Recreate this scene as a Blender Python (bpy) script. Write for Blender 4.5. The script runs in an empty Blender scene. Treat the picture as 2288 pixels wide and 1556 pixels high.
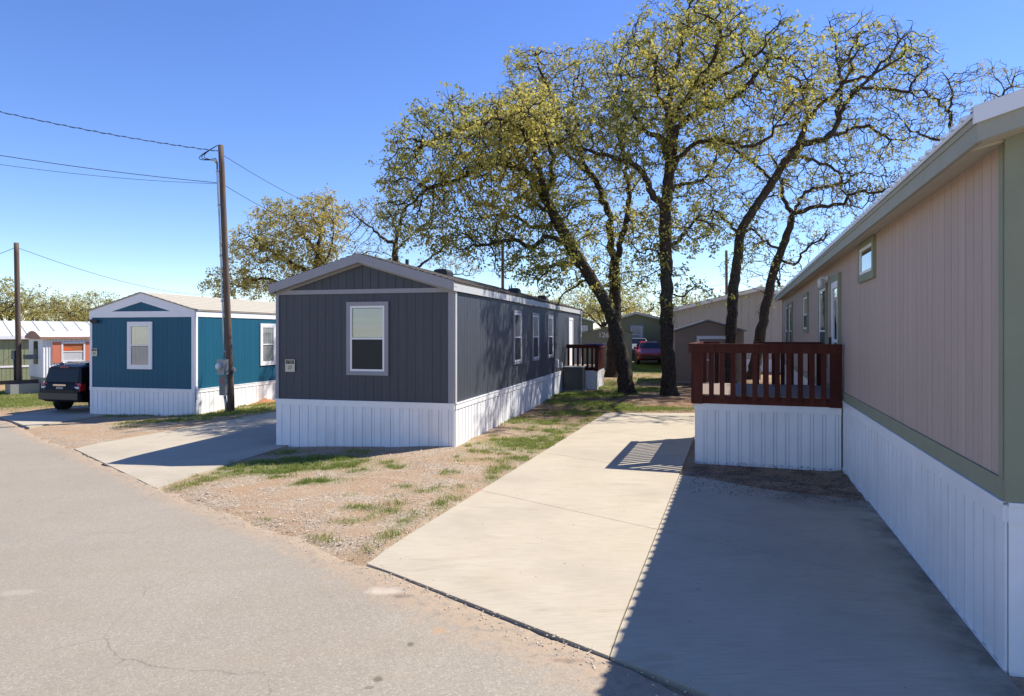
import bpy, math, random
import numpy as np
from mathutils import Vector, Matrix, noise as mnoise

R = math.radians
scene = bpy.context.scene
COL = scene.collection

# ------------------------------------------------------------------ camera
FPX, W_PX, H_PX, HOR = 1490.0, 2288.0, 1556.0, 745.0
CAM_H = 2.5
cam_data = bpy.data.cameras.new('camera')
cam = bpy.data.objects.new('camera', cam_data)
COL.objects.link(cam)
cam.location = (0, 0, CAM_H)
cam.rotation_euler = (R(90), 0, 0)
cam_data.sensor_width = 36.0
cam_data.lens = 36.0 * FPX / W_PX
cam_data.shift_y = -(H_PX / 2 - HOR) / W_PX
cam_data.clip_start = 0.05
cam_data.clip_end = 3000
scene.camera = cam

# ------------------------------------------------------------------ sky and sun
SUN_DIR = Vector((0.76, 0.34, 1.0)).normalized()
SUN_EL = math.asin(SUN_DIR.z)
SUN_AZ = math.atan2(SUN_DIR.x, SUN_DIR.y)
world = bpy.data.worlds.new('World')
scene.world = world
world.use_nodes = True
wnt = world.node_tree
bg = wnt.nodes['Background']
sky = wnt.nodes.new('ShaderNodeTexSky')
sky.sky_type = 'NISHITA'
sky.sun_disc = False
sky.sun_elevation = SUN_EL
sky.sun_rotation = SUN_AZ
sky.altitude = 300
sky.air_density = 1.0
sky.dust_density = 0.0
sky.ozone_density = 5.0
hs = wnt.nodes.new('ShaderNodeHueSaturation')
hs.inputs['Saturation'].default_value = 1.14
hs.inputs['Hue'].default_value = 0.515
wnt.links.new(sky.outputs[0], hs.inputs['Color'])
wnt.links.new(hs.outputs[0], bg.inputs[0])
bg.inputs[1].default_value = 0.130

sun_data = bpy.data.lights.new('sun', 'SUN')
sun_data.energy = 5.0
sun_data.angle = R(0.53)
sun_data.color = (1.0, 0.95, 0.87)
sun = bpy.data.objects.new('sun', sun_data)
COL.objects.link(sun)
sun.rotation_euler = SUN_DIR.to_track_quat('Z', 'Y').to_euler()

scene.view_settings.view_transform = 'Standard'
scene.view_settings.look = 'None'
scene.view_settings.exposure = 0.7
scene.view_settings.gamma = 1.0
scene.view_settings.use_curve_mapping = False
scene.cycles.max_bounces = 6
scene.cycles.transparent_max_bounces = 8

# ------------------------------------------------------------------ helpers: terrain and surveying
def sstep(a, b, x):
    t = min(1.0, max(0.0, (x - a) / (b - a)))
    return t * t * (3 - 2 * t)

def g(x, y):
    """ground height in metres"""
    l = 0.04 * (x + 1.3) if x < -1.3 else 0.0
    l = max(l, -0.5)
    b = min(0.5, max(0.0, 0.02 * (y - 22))) * sstep(-12, -4, x)
    return l + b

def at(px, py, y):
    """point at depth y seen along a surveyed bearing"""
    return Vector(((px - W_PX / 2) * y / FPX, y, CAM_H - (py - HOR) * y / FPX))

def gp(px, py):
    """ground point along a surveyed bearing"""
    z = 0.0
    x = y = 0.0
    for _ in range(12):
        y = (CAM_H - z) * FPX / (py - HOR)
        x = (px - W_PX / 2) * y / FPX
        z = g(x, y)
    return Vector((x, y, z))

# ------------------------------------------------------------------ helpers: materials
MATS = {}
def lin(r, gg, b):
    f = lambda c: (c / 255 / 12.92) if c / 255 <= 0.04045 else ((c / 255 + 0.055) / 1.055) ** 2.4
    return (f(r), f(gg), f(b))

def mat(name, color, rough=0.6, var=0.0, vscale=3.0, bump=0.0, bscale=60.0, metal=0.0, spec=0.5,
        stretch=None, color2=None, c2scale=1.2, c2amt=0.0, detail=6, orand=0.0):
    if name in MATS:
        return MATS[name]
    m = bpy.data.materials.new(name)
    m.use_nodes = True
    nt = m.node_tree
    p = nt.nodes['Principled BSDF']
    p.inputs['Roughness'].default_value = rough
    p.inputs['Metallic'].default_value = metal
    p.inputs['Specular IOR Level'].default_value = spec
    p.inputs['Base Color'].default_value = (*color, 1)
    geo = nt.nodes.new('ShaderNodeNewGeometry')
    src = geo.outputs['Position']
    if stretch:
        mp = nt.nodes.new('ShaderNodeMapping')
        mp.inputs['Scale'].default_value = stretch
        nt.links.new(src, mp.inputs['Vector'])
        src = mp.outputs[0]
    col = None
    if var > 0:
        n = nt.nodes.new('ShaderNodeTexNoise')
        n.inputs['Scale'].default_value = vscale
        n.inputs['Detail'].default_value = detail
        n.inputs['Roughness'].default_value = 0.65
        nt.links.new(src, n.inputs['Vector'])
        ramp = nt.nodes.new('ShaderNodeMapRange')
        ramp.inputs['From Min'].default_value = 0.25
        ramp.inputs['From Max'].default_value = 0.75
        ramp.inputs['To Min'].default_value = 1 - var
        ramp.inputs['To Max'].default_value = 1 + var
        nt.links.new(n.outputs['Fac'], ramp.inputs['Value'])
        mul = nt.nodes.new('ShaderNodeVectorMath')
        mul.operation = 'SCALE'
        mul.inputs[0].default_value = color
        nt.links.new(ramp.outputs[0], mul.inputs['Scale'])
        col = mul.outputs[0]
    if color2 is not None:
        n2 = nt.nodes.new('ShaderNodeTexNoise')
        n2.inputs['Scale'].default_value = c2scale
        n2.inputs['Detail'].default_value = 8
        nt.links.new(src, n2.inputs['Vector'])
        r2 = nt.nodes.new('ShaderNodeMapRange')
        r2.inputs['From Min'].default_value = 0.45
        r2.inputs['From Max'].default_value = 0.7
        r2.inputs['To Max'].default_value = c2amt
        nt.links.new(n2.outputs['Fac'], r2.inputs['Value'])
        mx = nt.nodes.new('ShaderNodeMix')
        mx.data_type = 'RGBA'
        nt.links.new(r2.outputs[0], mx.inputs['Factor'])
        if col is not None:
            nt.links.new(col, mx.inputs['A'])
        else:
            mx.inputs['A'].default_value = (*color, 1)
        mx.inputs['B'].default_value = (*color2, 1)
        col = mx.outputs['Result']
    if orand > 0:
        oi = nt.nodes.new('ShaderNodeObjectInfo')
        om = nt.nodes.new('ShaderNodeMapRange')
        om.inputs['To Min'].default_value = 1 - orand
        om.inputs['To Max'].default_value = 1 + orand
        nt.links.new(oi.outputs['Random'], om.inputs['Value'])
        os_ = nt.nodes.new('ShaderNodeVectorMath')
        os_.operation = 'SCALE'
        if col is not None:
            nt.links.new(col, os_.inputs[0])
        else:
            os_.inputs[0].default_value = color
        nt.links.new(om.outputs[0], os_.inputs['Scale'])
        col = os_.outputs[0]
    if col is not None:
        nt.links.new(col, p.inputs['Base Color'])
    if bump > 0:
        nb = nt.nodes.new('ShaderNodeTexNoise')
        nb.inputs['Scale'].default_value = bscale
        nb.inputs['Detail'].default_value = 5
        nt.links.new(src, nb.inputs['Vector'])
        b = nt.nodes.new('ShaderNodeBump')
        b.inputs['Strength'].default_value = bump
        b.inputs['Distance'].default_value = 0.02
        nt.links.new(nb.outputs['Fac'], b.inputs['Height'])
        nt.links.new(b.outputs[0], p.inputs['Normal'])
    MATS[name] = m
    return m

M = {}
def setup_materials():
    wood = (6, 6, 0.5)
    M['gray_siding'] = mat('gray_siding', (0.050, 0.057, 0.070), 0.5, 0.14, 2.5, 0.25, 30, stretch=wood, spec=0.4, orand=.06)
    M['gray_core'] = mat('gray_core', (0.020, 0.023, 0.030), 0.8)
    M['gray_trim'] = mat('gray_trim', (0.27, 0.27, 0.285), 0.55, 0.06, 4, 0.1, 40)
    M['blue_siding'] = mat('blue_siding', (0.006, 0.088, 0.150), 0.5, 0.10, 2.5, 0.2, 30, stretch=wood, spec=0.3, orand=.05)
    M['blue_core'] = mat('blue_core', (0.004, 0.05, 0.09), 0.8)
    M['white_trim'] = mat('white_trim', (0.76, 0.76, 0.76), 0.45, 0.04, 3, 0.05, 40)
    M['skirt'] = mat('skirting_vinyl', (0.80, 0.80, 0.80), 0.42, 0.05, 2.0, 0.08, 12, color2=(0.50, 0.47, 0.42), c2scale=0.9, c2amt=0.22, orand=.03)
    M['skirt_core'] = mat('skirting_backing', (0.46, 0.46, 0.48), 0.7)
    M['pink_siding'] = mat('pink_siding', (0.45, 0.345, 0.285), 0.6, 0.09, 2.2, 0.3, 25, stretch=wood, orand=.04)
    M['pink_core'] = mat('pink_core', (0.16, 0.115, 0.11), 0.8)
    M['sage_trim'] = mat('sage_trim', (0.235, 0.25, 0.165), 0.6, 0.08, 3, 0.15, 30)
    M['sage_fascia'] = mat('sage_fascia', (0.315, 0.315, 0.25), 0.6, 0.08, 3, 0.15, 30)
    M['sage_wall'] = mat('sage_wall', (0.22, 0.25, 0.14), 0.6, 0.10, 2, 0.1, 30, stretch=(5, 5, .6))
    M['olive_wall'] = mat('olive_wall', (0.19, 0.185, 0.10), 0.6, 0.12, 2, 0.1, 30, stretch=(5, 5, .6))
    M['dkgreen_wall'] = mat('dull_green_wall', (0.18, 0.20, 0.14), 0.65, 0.12, 2, 0.1, 30, stretch=(5, 5, .6))
    M['beige_wall'] = mat('beige_wall', (0.44, 0.42, 0.37), 0.6, 0.07, 2, 0.1, 30, stretch=(5, 5, .6))
    M['brown_wall'] = mat('brown_wall', (0.27, 0.195, 0.14), 0.65, 0.08, 2, 0.1, 30, stretch=(5, 5, .6))
    M['shingle'] = mat('dark_shingle', (0.085, 0.072, 0.062), 0.9, 0.35, 9, 0.6, 60)
    M['tan_shingle'] = mat('tan_shingle', (0.41, 0.37, 0.30), 0.9, 0.14, 7, 0.5, 50, stretch=(1, 1, 6))
    M['metal_roof'] = mat('white_metal_roof', (0.72, 0.74, 0.76), 0.35, 0.05, 2, 0.05, 5, metal=0.0, spec=0.6)
    M['metal_sheet'] = mat('galvalume', (0.50, 0.51, 0.48), 0.45, 0.08, 1.5, 0.05, 5, spec=.4)
    M['light_trim'] = mat('light_grey_trim', (0.46, 0.46, 0.45), 0.55, 0.06, 3, 0.05, 40)
    M['white_paint'] = mat('white_paint', (0.78, 0.78, 0.77), 0.4)
    M['soffit'] = mat('soffit', (0.36, 0.33, 0.28), 0.7, 0.08, 3)
    M['tan_soffit'] = mat('tan_soffit', (0.50, 0.46, 0.36), 0.7, 0.08, 3)
    M['deck_red'] = mat('deck_red', (0.072, 0.0175, 0.012), 0.7, 0.22, 3, 0.3, 25, stretch=(5, 5, 0.7), color2=(0.12, 0.035, 0.022), c2scale=2, c2amt=0.5, spec=0.2, orand=.22)
    M['deck_floor'] = mat('deck_floor', (0.22, 0.165, 0.13), 0.75, 0.15, 3, 0.3, 25, stretch=(0.8, 6, 6))
    M['black_plastic'] = mat('black_plastic', (0.018, 0.018, 0.019), 0.45)
    M['screen'] = mat('insect_screen', (0.012, 0.012, 0.013), 0.6, 0.3, 4)
    M['blind'] = mat('blind_white', (0.62, 0.63, 0.60), 0.5)
    M['curtain'] = mat('curtain', (0.55, 0.54, 0.55), 0.8, 0.1, 3, stretch=(8, 8, .6))
    M['pole_wood'] = mat('pole_wood', (0.13, 0.085, 0.06), 0.85, 0.35, 3, 0.6, 18, stretch=(7, 7, .5), color2=(0.05, 0.04, 0.035), c2scale=1.2, c2amt=0.7)
    M['galv'] = mat('galvanised_steel', (0.45, 0.47, 0.48), 0.4, 0.1, 3, metal=0.7)
    M['box_gray'] = mat('meter_box_grey', (0.26, 0.285, 0.29), 0.5, 0.06, 4)
    M['box_dark'] = mat('breaker_box_grey', (0.13, 0.15, 0.155), 0.5, 0.06, 4)
    M['red_sticker'] = mat('red_sticker', (0.45, 0.05, 0.06), 0.5)
    M['cable'] = mat('cable_black', (0.015, 0.015, 0.016), 0.6)
    M['ac'] = mat('ac_dark', (0.062, 0.066, 0.066), 0.6, 0.1, 8)
    M['ac_top'] = mat('ac_top', (0.25, 0.25, 0.24), 0.5, 0.1, 5)
    M['plate_cream'] = mat('plate_cream', (0.56, 0.52, 0.39), 0.5)
    M['plate_black'] = mat('plate_black', (0.02, 0.022, 0.018), 0.4)
    M['plate_gray'] = mat('plate_gray', (0.30, 0.30, 0.27), 0.5)
    M['orange_shutter'] = mat('orange_shutter', (0.62, 0.19, 0.11), 0.6, 0.08, 4)
    M['orange_bright'] = mat('orange_bright', (0.75, 0.13, 0.03), 0.6)
    M['orange_curtain'] = mat('orange_curtain', (0.42, 0.13, 0.04), 0.8, 0.15, 6)
    M['rust_trim'] = mat('rust_trim', (0.36, 0.19, 0.12), 0.7, 0.2, 3)
    M['car_black'] = mat('car_black', (0.009, 0.008, 0.008), 0.35, spec=0.2)
    M['bumper'] = mat('bumper_dark', (0.03, 0.027, 0.024), 0.45)
    M['car_red'] = mat('car_red', (0.28, 0.012, 0.02), 0.15, spec=0.7)
    M['car_silver'] = mat('car_silver', (0.35, 0.36, 0.37), 0.25, metal=0.5)
    M['car_glass'] = mat('car_glass', (0.008, 0.008, 0.008), 0.08, spec=0.28)
    M['tyre'] = mat('tyre', (0.012, 0.012, 0.012), 0.85)
    M['rim'] = mat('rim', (0.35, 0.35, 0.36), 0.3, metal=0.9)
    M['tail_red'] = mat('tail_red', (0.40, 0.01, 0.015), 0.15, spec=0.7)
    M['lens_clear'] = mat('lens_clear', (0.62, 0.62, 0.60), 0.15)
    M['chrome'] = mat('chrome', (0.55, 0.55, 0.55), 0.15, metal=1.0)
    M['blue_tarp'] = mat('blue_tarp', (0.03, 0.10, 0.55), 0.5)
    M['bark'] = bark_material()
    M['leaf'] = leaf_material('oak_leaf', (0.185, 0.205, 0.05), (0.43, 0.36, 0.09), trans=.5)
    M['leaf_far'] = leaf_material('oak_leaf_far', (0.20, 0.20, 0.06), (0.45, 0.36, 0.10), trans=.5)
    M['leaf_bare'] = leaf_material('oak_bud', (0.19, 0.18, 0.065), (0.36, 0.28, 0.10), trans=.5)
    M['leaf_dark'] = leaf_material('dark_leaf', (0.02, 0.045, 0.012), (0.035, 0.07, 0.018))
    M['grass'] = leaf_material('grass_blade', (0.13, 0.22, 0.035), (0.36, 0.32, 0.11), trans=0.35)
    M['glass'] = glass_material()
    M['ground'] = ground_material()
    M['road'] = road_material()
    M['concrete'] = concrete_material()
    M['stone'] = mat('gravel_stone', (0.46, 0.375, 0.275), 0.8, 0.7, 45, detail=2)
    M['litter'] = mat('leaf_litter', (0.10, 0.062, 0.035), 0.9, 0.5, 25, detail=2)

def bark_material():
    m = bpy.data.materials.new('oak_bark')
    m.use_nodes = True
    nt = m.node_tree
    p = nt.nodes['Principled BSDF']
    p.inputs['Roughness'].default_value = 0.95
    p.inputs['Specular IOR Level'].default_value = 0.2
    geo = nt.nodes.new('ShaderNodeNewGeometry')
    mp = nt.nodes.new('ShaderNodeMapping')
    mp.inputs['Scale'].default_value = (1, 1, 0.35)
    nt.links.new(geo.outputs['Position'], mp.inputs['Vector'])
    v = nt.nodes.new('ShaderNodeTexVoronoi')
    v.inputs['Scale'].default_value = 16
    v.feature = 'DISTANCE_TO_EDGE'
    n = nt.nodes.new('ShaderNodeTexNoise')
    n.inputs['Scale'].default_value = 9
    n.inputs['Detail'].default_value = 8
    nt.links.new(mp.outputs[0], n.inputs['Vector'])
    mixv = nt.nodes.new('ShaderNodeMix')
    mixv.data_type = 'VECTOR'
    mixv.inputs['Factor'].default_value = 0.12
    nt.links.new(mp.outputs[0], mixv.inputs['A'])
    nt.links.new(n.outputs['Color'], mixv.inputs['B'])
    nt.links.new(mixv.outputs['Result'], v.inputs['Vector'])
    ramp = nt.nodes.new('ShaderNodeValToRGB')
    ramp.color_ramp.elements[0].position = 0.0
    ramp.color_ramp.elements[0].color = (0.018, 0.013, 0.009, 1)
    ramp.color_ramp.elements[1].position = 0.16
    ramp.color_ramp.elements[1].color = (0.075, 0.056, 0.042, 1)
    nt.links.new(v.outputs['Distance'], ramp.inputs['Fac'])
    n3 = nt.nodes.new('ShaderNodeTexNoise')
    n3.inputs['Scale'].default_value = 1.3
    n3.inputs['Detail'].default_value = 4
    nt.links.new(geo.outputs['Position'], n3.inputs['Vector'])
    mx = nt.nodes.new('ShaderNodeMix')
    mx.data_type = 'RGBA'
    mr = nt.nodes.new('ShaderNodeMapRange')
    mr.inputs['From Min'].default_value = 0.5
    mr.inputs['From Max'].default_value = 0.7
    mr.inputs['To Max'].default_value = 0.35
    nt.links.new(n3.outputs['Fac'], mr.inputs['Value'])
    nt.links.new(mr.outputs[0], mx.inputs['Factor'])
    nt.links.new(ramp.outputs[0], mx.inputs['A'])
    mx.inputs['B'].default_value = (0.075, 0.078, 0.05, 1)
    nt.links.new(mx.outputs['Result'], p.inputs['Base Color'])
    b = nt.nodes.new('ShaderNodeBump')
    b.inputs['Strength'].default_value = 0.9
    b.inputs['Distance'].default_value = 0.04
    nt.links.new(v.outputs['Distance'], b.inputs['Height'])
    nt.links.new(b.outputs[0], p.inputs['Normal'])
    return m

def leaf_material(name, c1, c2, trans=0.45):
    m = bpy.data.materials.new(name)
    m.use_nodes = True
    nt = m.node_tree
    nt.nodes.remove(nt.nodes['Principled BSDF'])
    out = nt.nodes['Material Output']
    a = nt.nodes.new('ShaderNodeAttribute')
    a.attribute_name = 'tint'
    ramp = nt.nodes.new('ShaderNodeValToRGB')
    ramp.color_ramp.elements[0].color = (*c1, 1)
    ramp.color_ramp.elements[1].color = (*c2, 1)
    nt.links.new(a.outputs['Fac'], ramp.inputs['Fac'])
    d = nt.nodes.new('ShaderNodeBsdfDiffuse')
    t = nt.nodes.new('ShaderNodeBsdfTranslucent')
    gl = nt.nodes.new('ShaderNodeBsdfGlossy')
    gl.inputs['Roughness'].default_value = 0.6
    nt.links.new(ramp.outputs[0], d.inputs['Color'])
    sc_ = nt.nodes.new('ShaderNodeVectorMath')
    sc_.operation = 'SCALE'
    sc_.inputs['Scale'].default_value = 1.5
    nt.links.new(ramp.outputs[0], sc_.inputs[0])
    nt.links.new(sc_.outputs[0], t.inputs['Color'])
    mx = nt.nodes.new('ShaderNodeMixShader')
    mx.inputs[0].default_value = trans
    nt.links.new(d.outputs[0], mx.inputs[1])
    nt.links.new(t.outputs[0], mx.inputs[2])
    mx2 = nt.nodes.new('ShaderNodeMixShader')
    mx2.inputs[0].default_value = 0.02
    nt.links.new(mx.outputs[0], mx2.inputs[1])
    nt.links.new(gl.outputs[0], mx2.inputs[2])
    nt.links.new(mx2.outputs[0], out.inputs['Surface'])
    return m

def glass_material():
    m = bpy.data.materials.new('window_glass')
    m.use_nodes = True
    nt = m.node_tree
    nt.nodes.remove(nt.nodes['Principled BSDF'])
    out = nt.nodes['Material Output']
    tr = nt.nodes.new('ShaderNodeBsdfTransparent')
    tr.inputs[0].default_value = (0.94, 0.96, 0.95, 1)
    gl = nt.nodes.new('ShaderNodeBsdfGlossy')
    gl.inputs['Roughness'].default_value = 0.01
    lw = nt.nodes.new('ShaderNodeLayerWeight')
    lw.inputs['Blend'].default_value = 0.5
    pw = nt.nodes.new('ShaderNodeMath')
    pw.operation = 'POWER'
    pw.inputs[1].default_value = 2.6
    nt.links.new(lw.outputs['Facing'], pw.inputs[0])
    ad = nt.nodes.new('ShaderNodeMath')
    ad.operation = 'MULTIPLY_ADD'
    ad.inputs[1].default_value = 0.9
    ad.inputs[2].default_value = 0.06
    nt.links.new(pw.outputs[0], ad.inputs[0])
    mx = nt.nodes.new('ShaderNodeMixShader')
    nt.links.new(ad.outputs[0], mx.inputs[0])
    nt.links.new(tr.outputs[0], mx.inputs[1])
    nt.links.new(gl.outputs[0], mx.inputs[2])
    nt.links.new(mx.outputs[0], out.inputs['Surface'])
    return m

class NB:
    """small node-graph helper"""
    def __init__(s, name, rough=0.9, spec=0.25):
        s.m = bpy.data.materials.new(name)
        s.m.use_nodes = True
        s.nt = s.m.node_tree
        s.p = s.nt.nodes['Principled BSDF']
        s.p.inputs['Roughness'].default_value = rough
        s.p.inputs['Specular IOR Level'].default_value = spec
        s.geo = s.nt.nodes.new('ShaderNodeNewGeometry')
        s.pos = s.geo.outputs['Position']
    def link(s, a, b):
        s.nt.links.new(a, b)
    def mapped(s, scale=(1, 1, 1), rot=0):
        n = s.nt.nodes.new('ShaderNodeMapping')
        n.inputs['Scale'].default_value = scale
        n.inputs['Rotation'].default_value = (0, 0, rot)
        s.link(s.pos, n.inputs['Vector'])
        return n.outputs[0]
    def noise(s, scale, detail=6, rough=0.6, vec=None, color=False, distort=0.0):
        n = s.nt.nodes.new('ShaderNodeTexNoise')
        n.inputs['Scale'].default_value = scale
        n.inputs['Detail'].default_value = detail
        n.inputs['Roughness'].default_value = rough
        n.inputs['Distortion'].default_value = distort
        s.link(vec or s.pos, n.inputs['Vector'])
        return n.outputs['Color' if color else 'Fac']
    def voro(s, scale, vec=None, feature='F1', out='Distance'):
        n = s.nt.nodes.new('ShaderNodeTexVoronoi')
        n.feature = feature
        n.inputs['Scale'].default_value = scale
        s.link(vec or s.pos, n.inputs['Vector'])
        return n.outputs[out]
    def rng(s, v, a, b, c=0.0, d=1.0):
        n = s.nt.nodes.new('ShaderNodeMapRange')
        n.inputs['From Min'].default_value = a
        n.inputs['From Max'].default_value = b
        n.inputs['To Min'].default_value = c
        n.inputs['To Max'].default_value = d
        s.link(v, n.inputs['Value'])
        return n.outputs[0]
    def math(s, op, a, b):
        n = s.nt.nodes.new('ShaderNodeMath')
        n.operation = op
        for i, v in enumerate((a, b)):
            if isinstance(v, (int, float)):
                n.inputs[i].default_value = v
            else:
                s.link(v, n.inputs[i])
        return n.outputs[0]
    def mix(s, f, a, b, blend='MIX'):
        n = s.nt.nodes.new('ShaderNodeMix')
        n.data_type = 'RGBA'
        n.blend_type = blend
        if isinstance(f, (int, float)):
            n.inputs['Factor'].default_value = f
        else:
            s.link(f, n.inputs['Factor'])
        for k, v in (('A', a), ('B', b)):
            if isinstance(v, tuple):
                n.inputs[k].default_value = (*v[:3], 1)
            else:
                s.link(v, n.inputs[k])
        return n.outputs['Result']
    def attr(s, name):
        n = s.nt.nodes.new('ShaderNodeAttribute')
        n.attribute_name = name
        return n.outputs['Fac']
    def bump(s, h, strength=0.4, dist=0.02):
        n = s.nt.nodes.new('ShaderNodeBump')
        n.inputs['Strength'].default_value = strength
        n.inputs['Distance'].default_value = dist
        s.link(h, n.inputs['Height'])
        s.link(n.outputs[0], s.p.inputs['Normal'])
    def done(s, col):
        s.link(col, s.p.inputs['Base Color'])
        return s.m

def ground_material():
    b = NB('yard_ground')
    fine = b.noise(55, 4, 0.7)
    mid = b.noise(3.2, 7, 0.65)
    big = b.noise(0.55, 5, 0.6)
    peb = b.voro(38, out='Color')
    sep = b.nt.nodes.new('ShaderNodeSeparateColor')
    b.link(peb, sep.inputs[0])
    dirt = b.mix(b.rng(mid, .3, .7), (0.40, 0.255, 0.145), (0.48, 0.345, 0.22))
    dirt = b.mix(b.rng(big, .4, .62), dirt, (0.43, 0.26, 0.14))
    gravel = b.mix(sep.outputs[0], (0.24, 0.175, 0.115), (0.62, 0.52, 0.39))
    gmask = b.math('MULTIPLY', b.rng(b.noise(1.1, 6, .7), .40, .60), b.attr('gravel'))
    col = b.mix(gmask, dirt, gravel)
    litter = b.mix(sep.outputs[1], (0.06, 0.036, 0.02), (0.17, 0.092, 0.05))
    lmask = b.math('MULTIPLY', b.rng(b.noise(2.2, 7, .7), .36, .60), b.attr('litter'))
    col = b.mix(lmask, col, litter)
    gr = b.mix(b.rng(fine, .3, .7), (0.105, 0.145, 0.032), (0.25, 0.22, 0.08))
    grm = b.math('MULTIPLY', b.rng(b.noise(4.0, 7, .7), .30, .55), b.attr('grass'))
    col = b.mix(grm, col, gr)
    col = b.mix(b.rng(fine, .25, .75, 0, .5), col, b.mix(1.0, col, (0.55, 0.53, 0.5), 'MULTIPLY'))
    b.bump(b.math('ADD', fine, b.math('MULTIPLY', sep.outputs[0], .6)), 0.7, 0.03)
    return b.done(col)

def road_material():
    b = NB('worn_asphalt', 0.85, 0.3)
    fine = b.noise(120, 3, 0.7)
    sp = b.voro(75, out='Color')
    sep = b.nt.nodes.new('ShaderNodeSeparateColor')
    b.link(sp, sep.inputs[0])
    big = b.noise(0.35, 6, 0.6)
    mid = b.noise(1.7, 7, 0.65, vec=b.mapped((1, 1, 1)))
    base = b.mix(b.rng(big, .35, .65), (0.295, 0.253, 0.192), (0.33, 0.288, 0.225))
    base = b.mix(b.rng(mid, .35, .7, 0, .45), base, (0.365, 0.315, 0.24))
    base = b.mix(b.rng(sep.outputs[0], 0, 1, 0, .42), base, (0.15, 0.128, 0.10))
    base = b.mix(b.rng(sep.outputs[1], .75, 1, 0, .55), base, (0.44, 0.385, 0.305))
    # tyre-polished lanes are browner
    st = b.noise(0.9, 5, 0.6, vec=b.mapped((0.35, 2.2, 1), rot=R(-44)))
    base = b.mix(b.rng(st, .45, .7, 0, .35), base, (0.285, 0.23, 0.162))
    # cracks
    wv = b.nt.nodes.new('ShaderNodeMix')
    wv.data_type = 'VECTOR'
    wv.inputs['Factor'].default_value = 0.22
    b.link(b.pos, wv.inputs['A'])
    b.link(b.noise(1.6, 6, .65, color=True), wv.inputs['B'])
    cr = b.voro(0.62, vec=wv.outputs['Result'], feature='DISTANCE_TO_EDGE')
    crm = b.math('MULTIPLY', b.rng(cr, 0.0, 0.0055, 1, 0), b.rng(b.noise(.6, 3), .47, .6))
    base = b.mix(b.math('MULTIPLY', crm, .45), base, (0.05, 0.042, 0.034))
    # oil / damp spots
    ov = b.noise(2.1, 2, .5)
    base = b.mix(b.rng(ov, .735, .76, 0, .5), base, (0.085, 0.07, 0.05))
    # old spills: two damp spots, a chalky patch, a rusty smear
    def spot(px, py, rx, ry, soft=.5):
        q = gp(px, py)
        n = b.nt.nodes.new('ShaderNodeMapping')
        n.inputs['Location'].default_value = (-q.x / rx, -q.y / ry, 0)
        n.inputs['Scale'].default_value = (1 / rx, 1 / ry, 0)
        b.link(wv.outputs['Result'] if False else b.pos, n.inputs['Vector'])
        ln = b.nt.nodes.new('ShaderNodeVectorMath')
        ln.operation = 'LENGTH'
        b.link(n.outputs[0], ln.inputs[0])
        d = b.math('ADD', ln.outputs['Value'], b.math('MULTIPLY', b.math('SUBTRACT', b.noise(7, 6, .7), .5), 1.6))
        return b.rng(d, 1.0, 1.0 - soft)
    for px, py, rx, ry, cc, am in ((917, 1444, .035, .05, (0.13, 0.11, 0.075), .85), (845, 1524, .05, .05, (0.13, 0.11, 0.075), .85), (825, 1543, .04, .03, (0.15, 0.12, 0.085), .7),
                                   (860, 1322, .22, .11, (0.55, 0.51, 0.44), .75), (980, 1412, .09, .09, (0.42, 0.25, 0.12), .5), (40, 1330, .25, .1, (0.42, 0.37, 0.30), .4), (1270, 1480, .14, .05, (0.07, 0.06, 0.05), .8), (900, 1335, .12, .06, (0.09, 0.08, 0.07), .7)):
        base = b.mix(b.math('MULTIPLY', spot(px, py, rx, ry), am), base, cc)
    # dusty broken edge
    e = b.attr('edge')
    en = b.noise(5.0, 7, .7)
    ed = b.rng(b.math('ADD', e, b.math('MULTIPLY', b.math('SUBTRACT', en, .5), 1.3)), .45, .85)
    base = b.mix(b.math('MULTIPLY', ed, .5), base, b.mix(b.rng(b.noise(9, 5, .7), .34, .5), (0.19, 0.155, 0.115), (0.42, 0.29, 0.18)))
    b.bump(b.math('ADD', fine, sep.outputs[0]), 0.35, 0.012)
    return b.done(base)

def concrete_material():
    b = NB('driveway_concrete', 0.75, 0.35)
    fine = b.noise(90, 4, .7)
    mid = b.noise(1.3, 7, .62)
    broom = b.noise(3.0, 5, .6, vec=b.mapped((1.2, 14, 1), rot=R(18)))
    big = b.noise(0.42, 5, .55)
    col = b.mix(b.rng(mid, .3, .7), (0.43, 0.365, 0.26), (0.49, 0.425, 0.315))
    col = b.mix(b.rng(broom, .42, .72, 0, .6), col, (0.35, 0.295, 0.215))
    col = b.mix(b.rng(big, .48, .66, 0, .55), col, (0.33, 0.285, 0.215))
    st = b.noise(1.5, 6, .7, vec=b.mapped((.7, 2.6, 1), rot=R(14)))
    col = b.mix(b.rng(st, .55, .75, 0, .42), col, (0.25, 0.19, 0.125))
    sp = b.noise(14, 2, .5)
    col = b.mix(b.rng(sp, .75, .77, 0, .7), col, (0.09, 0.07, 0.05))
    col = b.mix(b.rng(fine, .3, .7, 0, .2), col, (0.31, 0.265, 0.195))
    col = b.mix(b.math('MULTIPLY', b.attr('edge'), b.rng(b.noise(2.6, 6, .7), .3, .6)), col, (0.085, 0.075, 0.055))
    b.bump(b.math('ADD', fine, broom), 0.15, 0.008)
    return b.done(col)

setup_materials()

# ------------------------------------------------------------------ helpers: geometry
def link(o):
    COL.objects.link(o)
    return o

def empty(name, loc=(0, 0, 0), rz=0.0):
    o = bpy.data.objects.new(name, None)
    o.location = loc
    o.rotation_euler = (0, 0, rz)
    o.empty_display_size = 0.2
    return link(o)

def tag(o, label=None, cat=None, group=None, kind=None):
    if label: o['label'] = label
    if cat: o['category'] = cat
    if group: o['group'] = group
    if kind: o['kind'] = kind
    return o

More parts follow.
